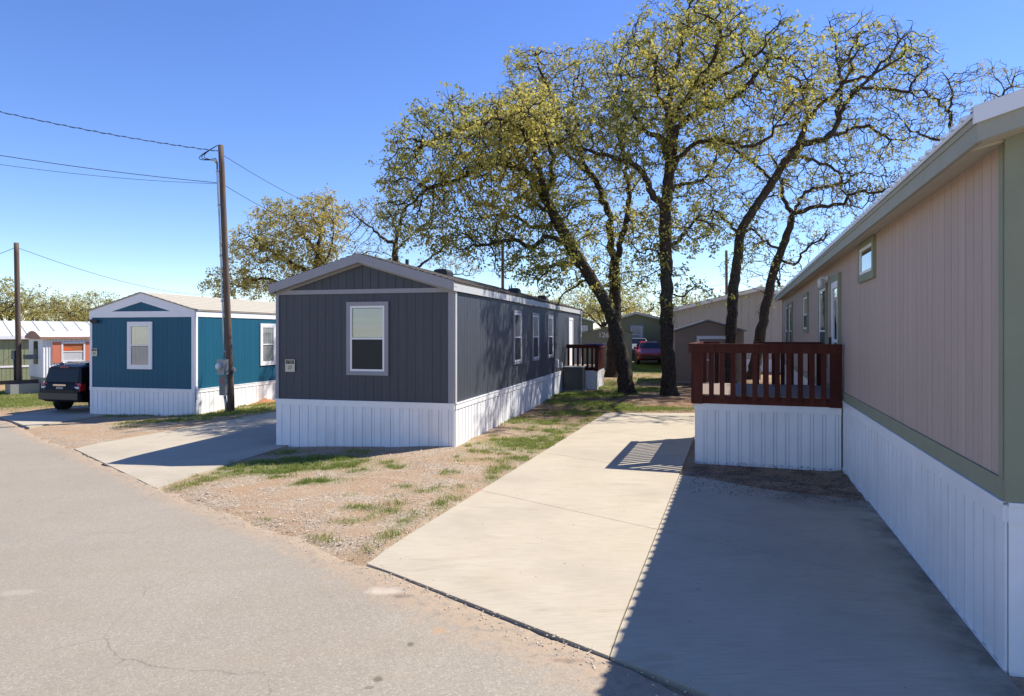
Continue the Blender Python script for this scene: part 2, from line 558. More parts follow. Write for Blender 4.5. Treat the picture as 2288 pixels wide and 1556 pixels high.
class MB:
    def __init__(s):
        s.v, s.f = [], []
    def add(s, verts, faces):
        o = len(s.v)
        s.v.extend([tuple(p) for p in verts])
        s.f.extend([tuple(i + o for i in f) for f in faces])
        return s
    def box(s, x0, x1, y0, y1, z0, z1):
        if x0 > x1: x0, x1 = x1, x0
        if y0 > y1: y0, y1 = y1, y0
        if z0 > z1: z0, z1 = z1, z0
        return s.add([(x0, y0, z0), (x1, y0, z0), (x1, y1, z0), (x0, y1, z0), (x0, y0, z1), (x1, y0, z1), (x1, y1, z1), (x0, y1, z1)],
                     [(0, 3, 2, 1), (4, 5, 6, 7), (0, 1, 5, 4), (1, 2, 6, 5), (2, 3, 7, 6), (3, 0, 4, 7)])
    def prism(s, poly, d):
        """closed polygon (3D points) extruded by vector d"""
        n = len(poly)
        a = [Vector(p) for p in poly]
        b = [p + Vector(d) for p in a]
        f = [tuple(range(n))[::-1], tuple(range(n, 2 * n))]
        f += [(i, (i + 1) % n, n + (i + 1) % n, n + i) for i in range(n)]
        return s.add(a + b, f)
    def tube(s, pts, r, sides=6, cap=True):
        pts = [Vector(p) for p in pts]
        rs = r if isinstance(r, (list, tuple)) else [r] * len(pts)
        o = len(s.v)
        up = None
        for i, p in enumerate(pts):
            t = (pts[min(i + 1, len(pts) - 1)] - pts[max(i - 1, 0)])
            t = t.normalized() if t.length > 1e-9 else Vector((0, 0, 1))
            if up is None:
                up = t.orthogonal().normalized()
            else:
                up = (up - t * up.dot(t))
                up = up.normalized() if up.length > 1e-6 else t.orthogonal().normalized()
            w = t.cross(up)
            for k in range(sides):
                a = 2 * math.pi * k / sides
                s.v.append(tuple(p + (up * math.cos(a) + w * math.sin(a)) * rs[i]))
        for i in range(len(pts) - 1):
            for k in range(sides):
                k2 = (k + 1) % sides
                s.f.append((o + i * sides + k, o + i * sides + k2, o + (i + 1) * sides + k2, o + (i + 1) * sides + k))
        if cap:
            s.f.append(tuple(o + k for k in range(sides))[::-1])
            s.f.append(tuple(o + (len(pts) - 1) * sides + k for k in range(sides)))
        return s
    def mesh(s, name, m=None, smooth=False):
        me = bpy.data.meshes.new(name)
        me.from_pydata(s.v, [], s.f)
        me.update()
        if m: me.materials.append(m)
        if smooth:
            me.polygons.foreach_set('use_smooth', [True] * len(me.polygons))
        return me
    def build(s, name, m, parent=None, smooth=False):
        o = bpy.data.objects.new(name, s.mesh(name, m, smooth))
        if parent: o.parent = parent
        return link(o)

CACHE = {}
def piece(name, m, size, loc, parent, cham=0.0):
    """box piece with its corner at loc; equal pieces share mesh data. cham: bevel modifier-free chamfer of long front edges"""
    key = (name, m.name, tuple(round(c, 4) for c in size))
    me = CACHE.get(key)
    if me is None:
        b = MB()
        b.box(0, size[0], 0, size[1], 0, size[2])
        me = b.mesh(name, m)
        CACHE[key] = me
    o = bpy.data.objects.new(name, me)
    o.location = loc
    o.parent = parent
    return link(o)

# wall frames: (u along wall, n outwards, z) boxes in the local frame of a house
def wbox(side, u0, u1, n0, n1, z0, z1, off=0.0):
    """side 'F' front wall (faces -y, at y=off), 'R' wall facing +x (at x=off), 'L' wall facing -x (at x=off)"""
    if side == 'F': return (u0, u1, off - n1, off - n0, z0, z1)
    if side == 'R': return (off + n0, off + n1, u0, u1, z0, z1)
    if side == 'L': return (off - n1, off - n0, u0, u1, z0, z1)

def wpiece(name, m, side, u0, u1, n0, n1, z0, z1, parent, off=0.0):
    x0, x1, y0, y1, za, zb = wbox(side, u0, u1, n0, n1, z0, z1, off)
    return piece(name, m, (x1 - x0, y1 - y0, zb - za), (x0, y0, za), parent)

def wmesh(name, m, boxes, parent, off=0.0, side='F'):
    b = MB()
    for (u0, u1, n0, n1, z0, z1) in boxes:
        b.box(*wbox(side, u0, u1, n0, n1, z0, z1, off))
    return b.build(name, m, parent)

def window(parent, side, u0, u1, z0, z1, off=0.0, casing=0.09, cmat='gray_trim', upper='blind', lower='screen', split=0.5,
           fw=0.045, name='window', casing_top=None):
    """casing outside u0..u1,z0..z1; white vinyl frame, meeting rail, two panes, blind or screen behind"""
    c = casing
    ct = c if casing_top is None else casing_top
    cas = wmesh(name, M[cmat], [(u0 - c, u0, 0.0, .045, z0 - c, z1 + ct), (u1, u1 + c, 0, .045, z0 - c, z1 + ct),
                                (u0, u1, 0, .043, z1, z1 + ct), (u0, u1, 0, .043, z0 - c, z0)], parent, off, side)
    wmesh('frame', M['white_paint'], [(u0, u0 + fw, .0, .038, z0, z1), (u1 - fw, u1, 0, .038, z0, z1),
                                      (u0 + fw, u1 - fw, 0, .036, z1 - fw, z1), (u0 + fw, u1 - fw, 0, .036, z0, z0 + fw)], cas, off, side)
    zm = z0 + (z1 - z0) * split
    if 0 < split < 1:
        wmesh('meeting_rail', M['white_paint'], [(u0 + fw, u1 - fw, 0, .033, zm - .02, zm + .02)], cas, off, side)
        wmesh('pane', M['glass'], [(u0 + fw, u1 - fw, .020, .024, zm + .02, z1 - fw)], cas, off, side)
        lp = wmesh('pane', M['glass'] if lower != 'screen' else M['screen'], [(u0 + fw, u1 - fw, .024, .028, z0 + fw, zm - .02)], cas, off, side)
        zb = zm + .02
    else:
        wmesh('pane', M['glass'], [(u0 + fw, u1 - fw, .020, .024, z0 + fw, z1 - fw)], cas, off, side)
        zb = z0 + fw
    wmesh('reveal', M['screen'], [(u0 + fw, u1 - fw, .001, .004, z0 + fw, z1 - fw)], cas, off, side)
    def cover(kind, za, zb2):
        if kind == 'blind':
            bx = []
            z = za + .01
            while z < zb2 - .02:
                bx.append((u0 + fw + .02, u1 - fw - .01, .006, .012, z, z + .021))
                z += .026
            wmesh('blind', M['blind'], bx, cas, off, side)
        elif kind == 'curtain':
            k = 9
            w = (u1 - u0 - 2 * fw - .03) / k
            wmesh('curtain', M['curtain'], [(u0 + fw + .02 + i * w, u0 + fw + .02 + (i + 1) * w, .005, .009 + .006 * (i % 2), za, zb2 - .02) for i in range(k)], cas, off, side)
    if upper: cover(upper, zb, z1 - fw)
    if lower and lower != 'screen': cover(lower, z0 + fw, zm - .02)
    return cas

def text_on(parent, body, size, loc, rot, m, name='lettering'):
    cu = bpy.data.curves.new(name, 'FONT')
    cu.body = body
    cu.size = size
    cu.align_x = 'CENTER'
    cu.align_y = 'CENTER'
    cu.extrude = 0.002
    cu.materials.append(m)
    tmp = bpy.data.objects.new('tmp_lettering', cu)
    link(tmp)
    me = bpy.data.meshes.new_from_object(tmp.evaluated_get(bpy.context.evaluated_depsgraph_get()))
    bpy.data.objects.remove(tmp)
    bpy.data.curves.remove(cu)
    if not me.materials: me.materials.append(m)
    o = bpy.data.objects.new(name, me)
    o.location = loc
    o.rotation_euler = rot
    o.parent = parent
    return link(o)

def skirting(parent, side, u0, u1, z0, z1, off=0.0, single_to=None, wide=0.155, narrow=0.075, band=0.14):
    """ribbed vinyl skirting: recessed backing, wide and narrow ribs as pieces up to single_to, joined beyond; top band and bottom track"""
    zt = z1 - band
    wmesh('skirting_backing', M['skirt_core'], [(u0, u1, -.05, 0, z0, zt)], parent, off, side)
    u = u0
    i = 0
    rest = []
    while u < u1 - .02:
        w = min(wide if i % 2 == 0 else narrow, u1 - u)
        n = .016 if i % 2 == 0 else .009
        if single_to is None or u < single_to:
            wpiece('skirting_panel', M['skirt'], side, u + .004, u + w - .004, .0005, n, z0, zt + .002, parent, off)
        else:
            rest.append((u + .004, u + w - .004, .0005, n, z0, zt + .002))
        u += w
        i += 1
    if rest:
        o = wmesh('skirting_run', M['skirt'], rest, parent, off, side)
        o['kind'] = 'stuff'
    wmesh('skirting_band', M['skirt'], [(u0 - .002, u1, -.03, .030, zt + .003, z1), (u0 - .002, u1, -.03, .042, z1 - .022, z1 + .004)], parent, off, side)

def planks(parent, m, core, side, u0, u1, z0, z1, off=0.0, w=0.2, single_to=None, n0=-.06, skip=None):
    wmesh('wall', core, [(u0, u1, n0, 0, z0, z1)], parent, off, side)
    u = u0
    rest = []
    rnd = random.Random(hash((round(u0, 2), round(u1, 2))) & 0xffff)
    while u < u1 - .01:
        e = min(u + w, u1)
        n = .0012 + rnd.random() * .0015
        if single_to is None or u < single_to:
            wpiece('plank', m, side, u + .004, e - .004, -.02, n, z0 + .002, z1 - .002, parent, off)
        else:
            rest.append((u + .004, e - .004, -.02, n, z0 + .002, z1 - .002))
        u = e
    if rest:
        o = wmesh('siding', m, rest, parent, off, side)
        o['kind'] = 'stuff'

# ------------------------------------------------------------------ ground, road, slabs
HR = (3.61, 4.857, R(18.5))          # right-hand home frame: corner x, y, yaw
HG = (-1.26, 14.6, R(14.5))          # grey home
HB = (-11.16, 23.5, R(14.0))         # blue home
def fr(h, x, y):
    c, s = math.cos(h[2]), math.sin(h[2])
    return (h[0] + x * c + y * s, h[1] - x * s + y * c)

ROAD = [(60, -52), (12.5, -6.2), (6.0, 0.05), (1.10, 4.62), (0.66, 5.10), (-1.51, 7.12), (-6.18, 11.65), (-10.9, 16.55), (-16.0, 21.6), (-24, 29.5), (-60, 66)]
def road_dist(x, y):
    """signed distance from the road edge, positive on the yard side"""
    best = 1e9
    sg = 1
    for (ax, ay), (bx, by) in zip(ROAD[:-1], ROAD[1:]):
        dx, dy = bx - ax, by - ay
        t = max(0, min(1, ((x - ax) * dx + (y - ay) * dy) / (dx * dx + dy * dy)))
        qx, qy = ax + t * dx - x, ay + t * dy - y
        d = math.hypot(qx, qy)
        if d < best:
            best = d
            sg = 1 if (dx * (y - ay) - dy * (x - ax)) < 0 else -1
    return best * sg

# grass patches: bearing x, y, half-extent in metres along x / y, strength
GRASS = []
def gpatch(px, py, rx, ry, s=1.0, tall=1.0, dry=0.0):
    p = gp(px, py)
    GRASS.append((p.x, p.y, rx, ry, s, tall, dry))
for a in [(520, 1046, .35, .3, .7, .9, .4), (560, 1042, .5, .35, .8, .9, .3), (610, 1040, .55, .4, .9, 1, .2), (660, 1032, .6, .4, 1, 1, .1), (715, 1028, .6, .4, 1, 1.1, .1), (765, 1028, .5, .4, .9, 1, .2),
          (800, 1012, .4, .3, .6, .9, .4), (640, 1012, .6, .3, .7, .9, .2), (715, 1077, .42, .22, 1.2, 1.3, .0), (672, 1082, .2, .15, .9, 1, .1), (620, 1058, .3, .18, .9, 1, .1), (885, 1043, .22, .2, 1, 1, .1), (866, 1036, .2, .15, .8, 1, .2),
          (805, 1056, .25, .15, .8, .9, .2), (1010, 1057, .2, .14, 1, .9, .1), (903, 1086, .12, .2, .9, .9, .1), (945, 1100, .25, .13, .8, .8, .3), (978, 1092, .12, .1, .8, .8, .2),
          (803, 1136, .22, .12, 1, .9, .1), (850, 1143, .25, .14, .9, .9, .2), (882, 1130, .18, .1, .9, .9, .1), (775, 1166, .2, .1, .9, .8, .3), (845, 1158, .18, .1, .7, .8, .4), (878, 1112, .09, .08, .7, .7, .3), (785, 1108, .1, .07, .7, .7, .3),
          (690, 1207, .16, .12, .9, .8, .5), (730, 1214, .1, .1, .8, .8, .5), (715, 1200, .1, .08, .6, .6, .6), (566, 1166, .2, .08, .7, .7, .9), (440, 1131, .25, .08, .6, .7, .9), (420, 1085, .4, .2, .6, .8, .7), (450, 1075, .4, .2, .7, .8, .7), (390, 1092, .3, .15, .6, .7, .8),
          (1150, 995, .8, .5, .9, 1, .2), (1190, 985, .7, .6, 1, 1, .2), (1090, 1010, .5, .35, .7, .9, .4), (1140, 1028, .4, .3, .8, .9, .3), (1050, 1030, .4, .25, .5, .8, .5), (1210, 945, .8, .6, .9, 1, .1), (1150, 940, .6, .6, .8, .9, .2), (1260, 925, .9, .6, .9, 1, .1), (1180, 960, .5, .4, .5, .8, .3),
          (1320, 905, 1.2, .8, 1, 1, 0), (1280, 885, 1.4, 1.0, 1.2, 1, 0), (1330, 882, 1.2, 1.0, 1.2, 1, 0), (1370, 912, 1.0, .5, .8, 1, .1), (1440, 915, 1.2, .35, 1, 1, 0), (1510, 915, 1.2, .35, 1, 1, .1), (1400, 928 - 10, 1.6, .3, .9, 1, .1), (1440, 872, 1.2, .9, 1.1, 1, 0), (1450, 850, 1.5, 1.5, 1.0, 1, 0), (1440, 828, 2.0, 3.0, 1.2, 1.2, 0), (1470, 820, 3, 3, 1.2, 1.2, 0), (1350, 858, 1.5, 1.2, .9, 1, 0), (1300, 868, 1.5, .8, .9, 1, 0), (1245, 898, .8, .7, .9, 1, .1),
          (330, 945, 1.0, .3, .8, .9, .3), (400, 940, 1.4, .35, 1, 1, .2), (460, 930, 1.2, .4, 1, 1, .15), (520, 925, 1.4, .5, 1.1, 1.2, .15), (580, 915, 1.6, .6, 1, 1.1, .3), (360, 928, 1.2, .25, .9, .9, .1), (280, 931, 1.0, .25, .8, .9, .2), (600, 905, 1.4, .6, .9, 1.1, .4), (480, 915, 1.0, .4, .9, 1, .2), (290, 955, .8, .2, .5, .8, .6),
          (40, 895, 3, 1.6, 1.1, .9, .35), (0, 905, 3, 1.6, 1.1, .9, .35), (80, 890, 2.5, 1.6, 1, .9, .3), (30, 880, 4, 2, 1, 1, .2), (-80, 900, 5, 3, 1, 1, .3)]:
    gpatch(*a)
for a in [(540, 1056, .5, .25, .9, .9, .35), (600, 1056, .5, .25, 1, 1, .25), (655, 1050, .6, .3, 1.1, 1, .15), (710, 1046, .6, .3, 1.1, 1.1, .15), (765, 1044, .5, .3, 1, 1, .25), (810, 1034, .4, .25, .7, .9, .4), (500, 1064, .5, .25, .8, .8, .5), (620, 1068, .3, .15, .9, 1, .1),
          (1200, 1000, .6, .4, .8, .9, .3), (1110, 985, .5, .4, .6, .9, .4), (1240, 965, .5, .5, .8, .9, .2), (1300, 925, .6, .5, .9, 1, .1), (1120, 1048, .3, .2, .7, .8, .3)]:
    gpatch(*a)
# strip of grass along the driveway edge
for k in range(22):
    t = k / 21
    x, y = fr(HR, -5.85 - .1 * (k % 3), 1.0 + 13.4 * t)
    GRASS.append((x, y, .12 + .10 * t, .30, .85 if k % 5 else .3, .7, .3))

def grass_w(x, y):
    w = 0
    for (cx, cy, rx, ry, s, _, _) in GRASS:
        d = ((x - cx) / rx) ** 2 + ((y - cy) / ry) ** 2
        if d < 6:
            w += s * math.exp(-d * 1.1)
    if y > 36:
        w += .8 * sstep(36, 44, y)
    return min(1.0, w)

def axis_pts(lo, hi, near_lo, near_hi, fine):
    pts = list(np.arange(near_lo, near_hi + 1e-6, fine))
    s = fine
    x = near_hi
    while x < hi:
        s *= 1.22
        x += s
        pts.append(min(x, hi))
    s = fine
    x = near_lo
    while x > lo:
        s *= 1.22
        x -= s
        pts.insert(0, max(x, lo))
    return pts

def bumps(x, y):
    v = Vector((x * .9, y * .9, 3.1))
    return .035 * mnoise.noise(v) + .018 * mnoise.noise(v * 3.7)

def build_ground():
    xs = axis_pts(-900, 900, -14, 9, .22)
    ys = axis_pts(-60, 1200, 3.5, 33, .22)
    nx, ny = len(xs), len(ys)
    verts, ga, gv, li = [], [], [], []
    for y in ys:
        for x in xs:
            rd = road_dist(x, y) if (abs(x) < 70 and y < 75) else 50
            z = g(x, y)
            k = sstep(0.05, 0.9, rd)
            z += (bumps(x, y) + .012) * k if abs(x) < 60 and y < 80 else 0
            if rd < .25:
                z -= .05 * sstep(.25, -.05, rd)
            # ground lies lower under the concrete slabs
            lx, ly = to_local(HR, x, y)
            if -5.6 < lx < -.1 and -2.6 < ly < 14.9: z = min(z, g(x, y) - .03)
            lx2, ly2 = to_local(HG, x, y)
            if -9.0 < lx2 < -4.9 and -6 < ly2 < 18: z = min(z, g(x, y) - .03)
            verts.append((x, y, z))
            ga.append(grass_w(x, y) if (abs(x) < 60 and y < 80) else .8)
            wl = sstep(17, 21, y) * sstep(-3, 0, x) * (1 - sstep(30, 38, y))
            # bare needles and leaf litter under the oaks, dark bed beside the deck
            if -2.7 < lx < .1 and 5.0 < ly < 7.8: wl = .75
            li.append(wl)
            gv.append(sstep(5, 8, y) * (1 - (sstep(17, 21, y) if x > -7 else sstep(22, 27, y))) * .9 + (.5 if y < 6 else 0))
    faces = [(j * nx + i, j * nx + i + 1, (j + 1) * nx + i + 1, (j + 1) * nx + i) for j in range(ny - 1) for i in range(nx - 1)]
    me = bpy.data.meshes.new('ground')
    me.from_pydata(verts, [], faces)
    for nm, dat in (('grass', ga), ('gravel', gv), ('litter', li)):
        a = me.attributes.new(nm, 'FLOAT', 'POINT')
        a.data.foreach_set('value', dat)
    me.polygons.foreach_set('use_smooth', [True] * len(me.polygons))
    me.materials.append(M['ground'])
    o = link(bpy.data.objects.new('ground', me))
    tag(o, 'reddish dirt and gravel yard with patchy grass', kind='structure')

def to_local(h, x, y):
    c, s = math.cos(h[2]), math.sin(h[2])
    dx, dy = x - h[0], y - h[1]
    return (dx * c - dy * s, dx * s + dy * c)

def build_road():
    # resample the edge, then sweep strips towards the far kerb
    pts = []
    for (ax, ay), (bx, by) in zip(ROAD[:-1], ROAD[1:]):
        L = math.hypot(bx - ax, by - ay)
        st = .12 if (-20 < ax < 8 and -20 < bx < 8) else 2.0
        n = max(1, int(L / st))
        for k in range(n):
            pts.append((ax + (bx - ax) * k / n, ay + (by - ay) * k / n))
    pts.append(ROAD[-1])
    nd = Vector((-.69, -.724))
    offs = [0, .1, .22, .4, .7, 1.2, 2.0, 3.2, 5.0, 7.4]
    verts, ed = [], []
    for (x, y) in pts:
        j = .13 * mnoise.noise(Vector((x * 1.3, y * 1.3, 0))) + .07 * mnoise.noise(Vector((x * 5, y * 5, 7)))
        lx, ly = to_local(HR, x, y)
        inslab = -5.7 < lx < .4
        if inslab: j = j * .35 - .05
        for d in offs:
            dd = d + j * max(0, 1 - d / .7)
            px, py = x + nd.x * dd, y + nd.y * dd
            z = g(px, py) + .012 - (.022 if d == 0 else 0) + .02 * sstep(0, 3, d)
            verts.append((px, py, z))
            ed.append(1 - sstep(0, .8 if not inslab else 1.1, d))
    k = len(offs)
    faces = [(i * k + a, i * k + a + 1, (i + 1) * k + a + 1, (i + 1) * k + a) for i in range(len(pts) - 1) for a in range(k - 1)]
    me = bpy.data.meshes.new('road')
    me.from_pydata(verts, [], faces)
    a = me.attributes.new('edge', 'FLOAT', 'POINT')
    a.data.foreach_set('value', ed)
    me.polygons.foreach_set('use_smooth', [True] * len(me.polygons))
    me.materials.append(M['road'])
    tag(link(bpy.data.objects.new('road', me)), 'worn light grey asphalt park road', kind='structure')

def slab(name, corner_fn, nu, nv, parent, edge_fn=None, top=.042, thick=.16, lip=0.0):
    """panel of concrete draped on the grade. corner_fn(u,v) in 0..1 -> world xy"""
    verts, ed = [], []
    for j in range(nv + 1):
        for i in range(nu + 1):
            x, y = corner_fn(i / nu, j / nv)
            verts.append((x, y, g(x, y) + top - (lip * (1 - sstep(0, .16, j / nv)))))
            ed.append(edge_fn(i / nu, j / nv) if edge_fn else 0)
    n = len(verts)
    k = nu + 1
    faces = [(j * k + i, j * k + i + 1, (j + 1) * k + i + 1, (j + 1) * k + i) for j in range(nv) for i in range(nu)]
    ring = [i for i in range(k)] + [j * k + nu for j in range(1, nv + 1)] + [nv * k + i for i in range(nu - 1, -1, -1)] + [j * k for j in range(nv - 1, 0, -1)]
    low = {}
    for r in ring:
        low[r] = len(verts)
        v = verts[r]
        verts.append((v[0], v[1], v[2] - thick))
        ed.append(ed[r])
    for a, b in zip(ring, ring[1:] + ring[:1]):
        faces.append((a, low[a], low[b], b))
    me = bpy.data.meshes.new(name)
    me.from_pydata(verts, [], faces)
    a = me.attributes.new('edge', 'FLOAT', 'POINT')
    a.data.foreach_set('value', ed)
    me.materials.append(M['concrete'])
    o = bpy.data.objects.new(name, me)
    o.parent = parent
    return link(o)

def bil(a, b, c, d):
    """a(0,0) b(1,0) c(1,1) d(0,1) bilinear"""
    def f(u, v):
        return tuple((a[i] * (1 - u) + b[i] * u) * (1 - v) + (d[i] * (1 - u) + c[i] * u) * v for i in (0, 1))
    return f

def build_drives():
    GAP = .006
    dr = empty('driveway')
    tag(dr, 'pale concrete driveway beside the tan home with red deck', kind='structure')
    ry = lambda x: -.67 - .434 * (x + 2.89) + .06
    rows = [(0.0, 3.4), (3.4, 6.9), (6.9, 10.6), (10.6, None)]
    for (a, b) in rows:
        x0, x1 = -5.66, -2.80
        ya0, ya1 = ry(x0) + a + GAP, ry(x1) + a + GAP
        if b is None:
            yb0, yb1 = 14.75, 15.6
        else:
            yb0, yb1 = ry(x0) + b - GAP, ry(x1) + b - GAP
        fn = bil(fr(HR, x0, ya0), fr(HR, x1 - GAP, ya1), fr(HR, x1 - GAP, yb1), fr(HR, x0, yb0))
        slab('slab', fn, 8, 16, dr, lip=.027 if a == 0 else 0)
    # right-hand panels run up to the home
    def curve(x):
        t = (x + 2.8) / 2.8
        return 6.15 - 1.35 * t + .32 * t * t + .05 * math.sin(t * 9)
    for (a, b) in [(0.0, 3.4), (3.4, None)]:
        def fn(u, v, a=a, b=b):
            x = -2.80 + GAP + u * (2.80 - .03)
            y0 = ry(x) + a + GAP
            y1 = (ry(x) + b - GAP) if b else curve(x)
            return fr(HR, x, y0 + (y1 - y0) * v)
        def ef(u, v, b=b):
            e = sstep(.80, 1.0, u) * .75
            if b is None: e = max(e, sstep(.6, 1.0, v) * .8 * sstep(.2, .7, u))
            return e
        slab('slab', fn, 24, 16, dr, ef, lip=.027 if a == 0 else 0)
    # drive left of the grey home
    dl = empty('driveway')
    tag(dl, 'pale concrete driveway between the blue home and the dark grey home', kind='structure')
    A, B = gp(166, 1004), gp(350, 1093)
    C = fr(HG, -4.56, 14.0)
    D = fr(HG, -7.9, 14.0)
    f = bil(A.xy, B.xy, C, D)
    cut = [0, .30, .62, 1.0]
    for i in range(3):
        v0, v1 = cut[i] + (.0004 if i else 0), cut[i + 1] - .0004
        slab('slab', lambda u, v, v0=v0, v1=v1: f(u, v0 + (v1 - v0) * v), 10, 16, dl, lip=.027 if v0 == 0 else 0)
    # drive left of the blue home
    db = empty('driveway')
    tag(db, 'pale concrete pad under the black vehicle beside the blue home', kind='structure')
    A = (-18.2, 23.7); B = (-15.2, 21.0); C = fr(HB, -4.9, 12); D = fr(HB, -7.6, 12)
    slab('slab', bil(A, B, C, D), 12, 12, db)

build_ground()
build_road()
build_drives()

# ------------------------------------------------------------------ homes
def gable_roof(parent, xl, xr, y0, y1, z_eave, rise, thick, m, name='roof'):
    """two slopes with ridge along y; z_eave is the top at the eaves"""
    xm = (xl + xr) / 2
    b = MB()
    for (xa, za, xb, zb) in ((xl, z_eave, xm, z_eave + rise), (xm, z_eave + rise, xr, z_eave)):
        b.prism([(xa, y0, za), (xb, y0, zb), (xb, y0, zb - thick), (xa, y0, za - thick)], (0, y1 - y0, 0))
    return b.build(name, m, parent)

def rake(parent, xl, xr, y, t, z_eave, rise, drop, m, name='gable_fascia'):
    """inverted-V fascia board at the gable end, thickness t along +y"""
    xm = (xl + xr) / 2
    for (xa, za, xb, zb) in ((xl, z_eave, xm, z_eave + rise), (xm, z_eave + rise, xr, z_eave)):
        MB().prism([(xa, y, za), (xb, y, zb), (xb, y, zb - drop), (xa, y, za - drop)], (0, t, 0)).build(name, m, parent)

def gable_planks(parent, m, xl, xr, y, z0, z_eave, rise, w, n=.012, core=None, name='plank'):
    """vertical boards filling the triangle between z0 and the slope line (under side)"""
    xm = (xl + xr) / 2
    half = (xr - xl) / 2
    zt = lambda x: z_eave + rise * (1 - abs(x - xm) / half)
    x = xl
    while x < xr - .01:
        e = min(x + w, xr)
        a, b = x + .004, e - .004
        pts = [(a, max(z0, zt(a)))]
        if a < xm < b: pts.append((xm, zt(xm)))
        pts.append((b, max(z0, zt(b))))
        if max(p[1] for p in pts) > z0 + .02:
            poly = [(a, y, z0), (b, y, z0)] + [(px, y, pz) for px, pz in pts[::-1]]
            clean = []
            for p in poly:
                if not clean or (Vector(p) - Vector(clean[-1])).length > 1e-4: clean.append(p)
            if (Vector(clean[0]) - Vector(clean[-1])).length < 1e-4: clean.pop()
            if len(clean) >= 3:
                MB().prism(clean, (0, -n, 0)).build(name, m, parent)
        x = e

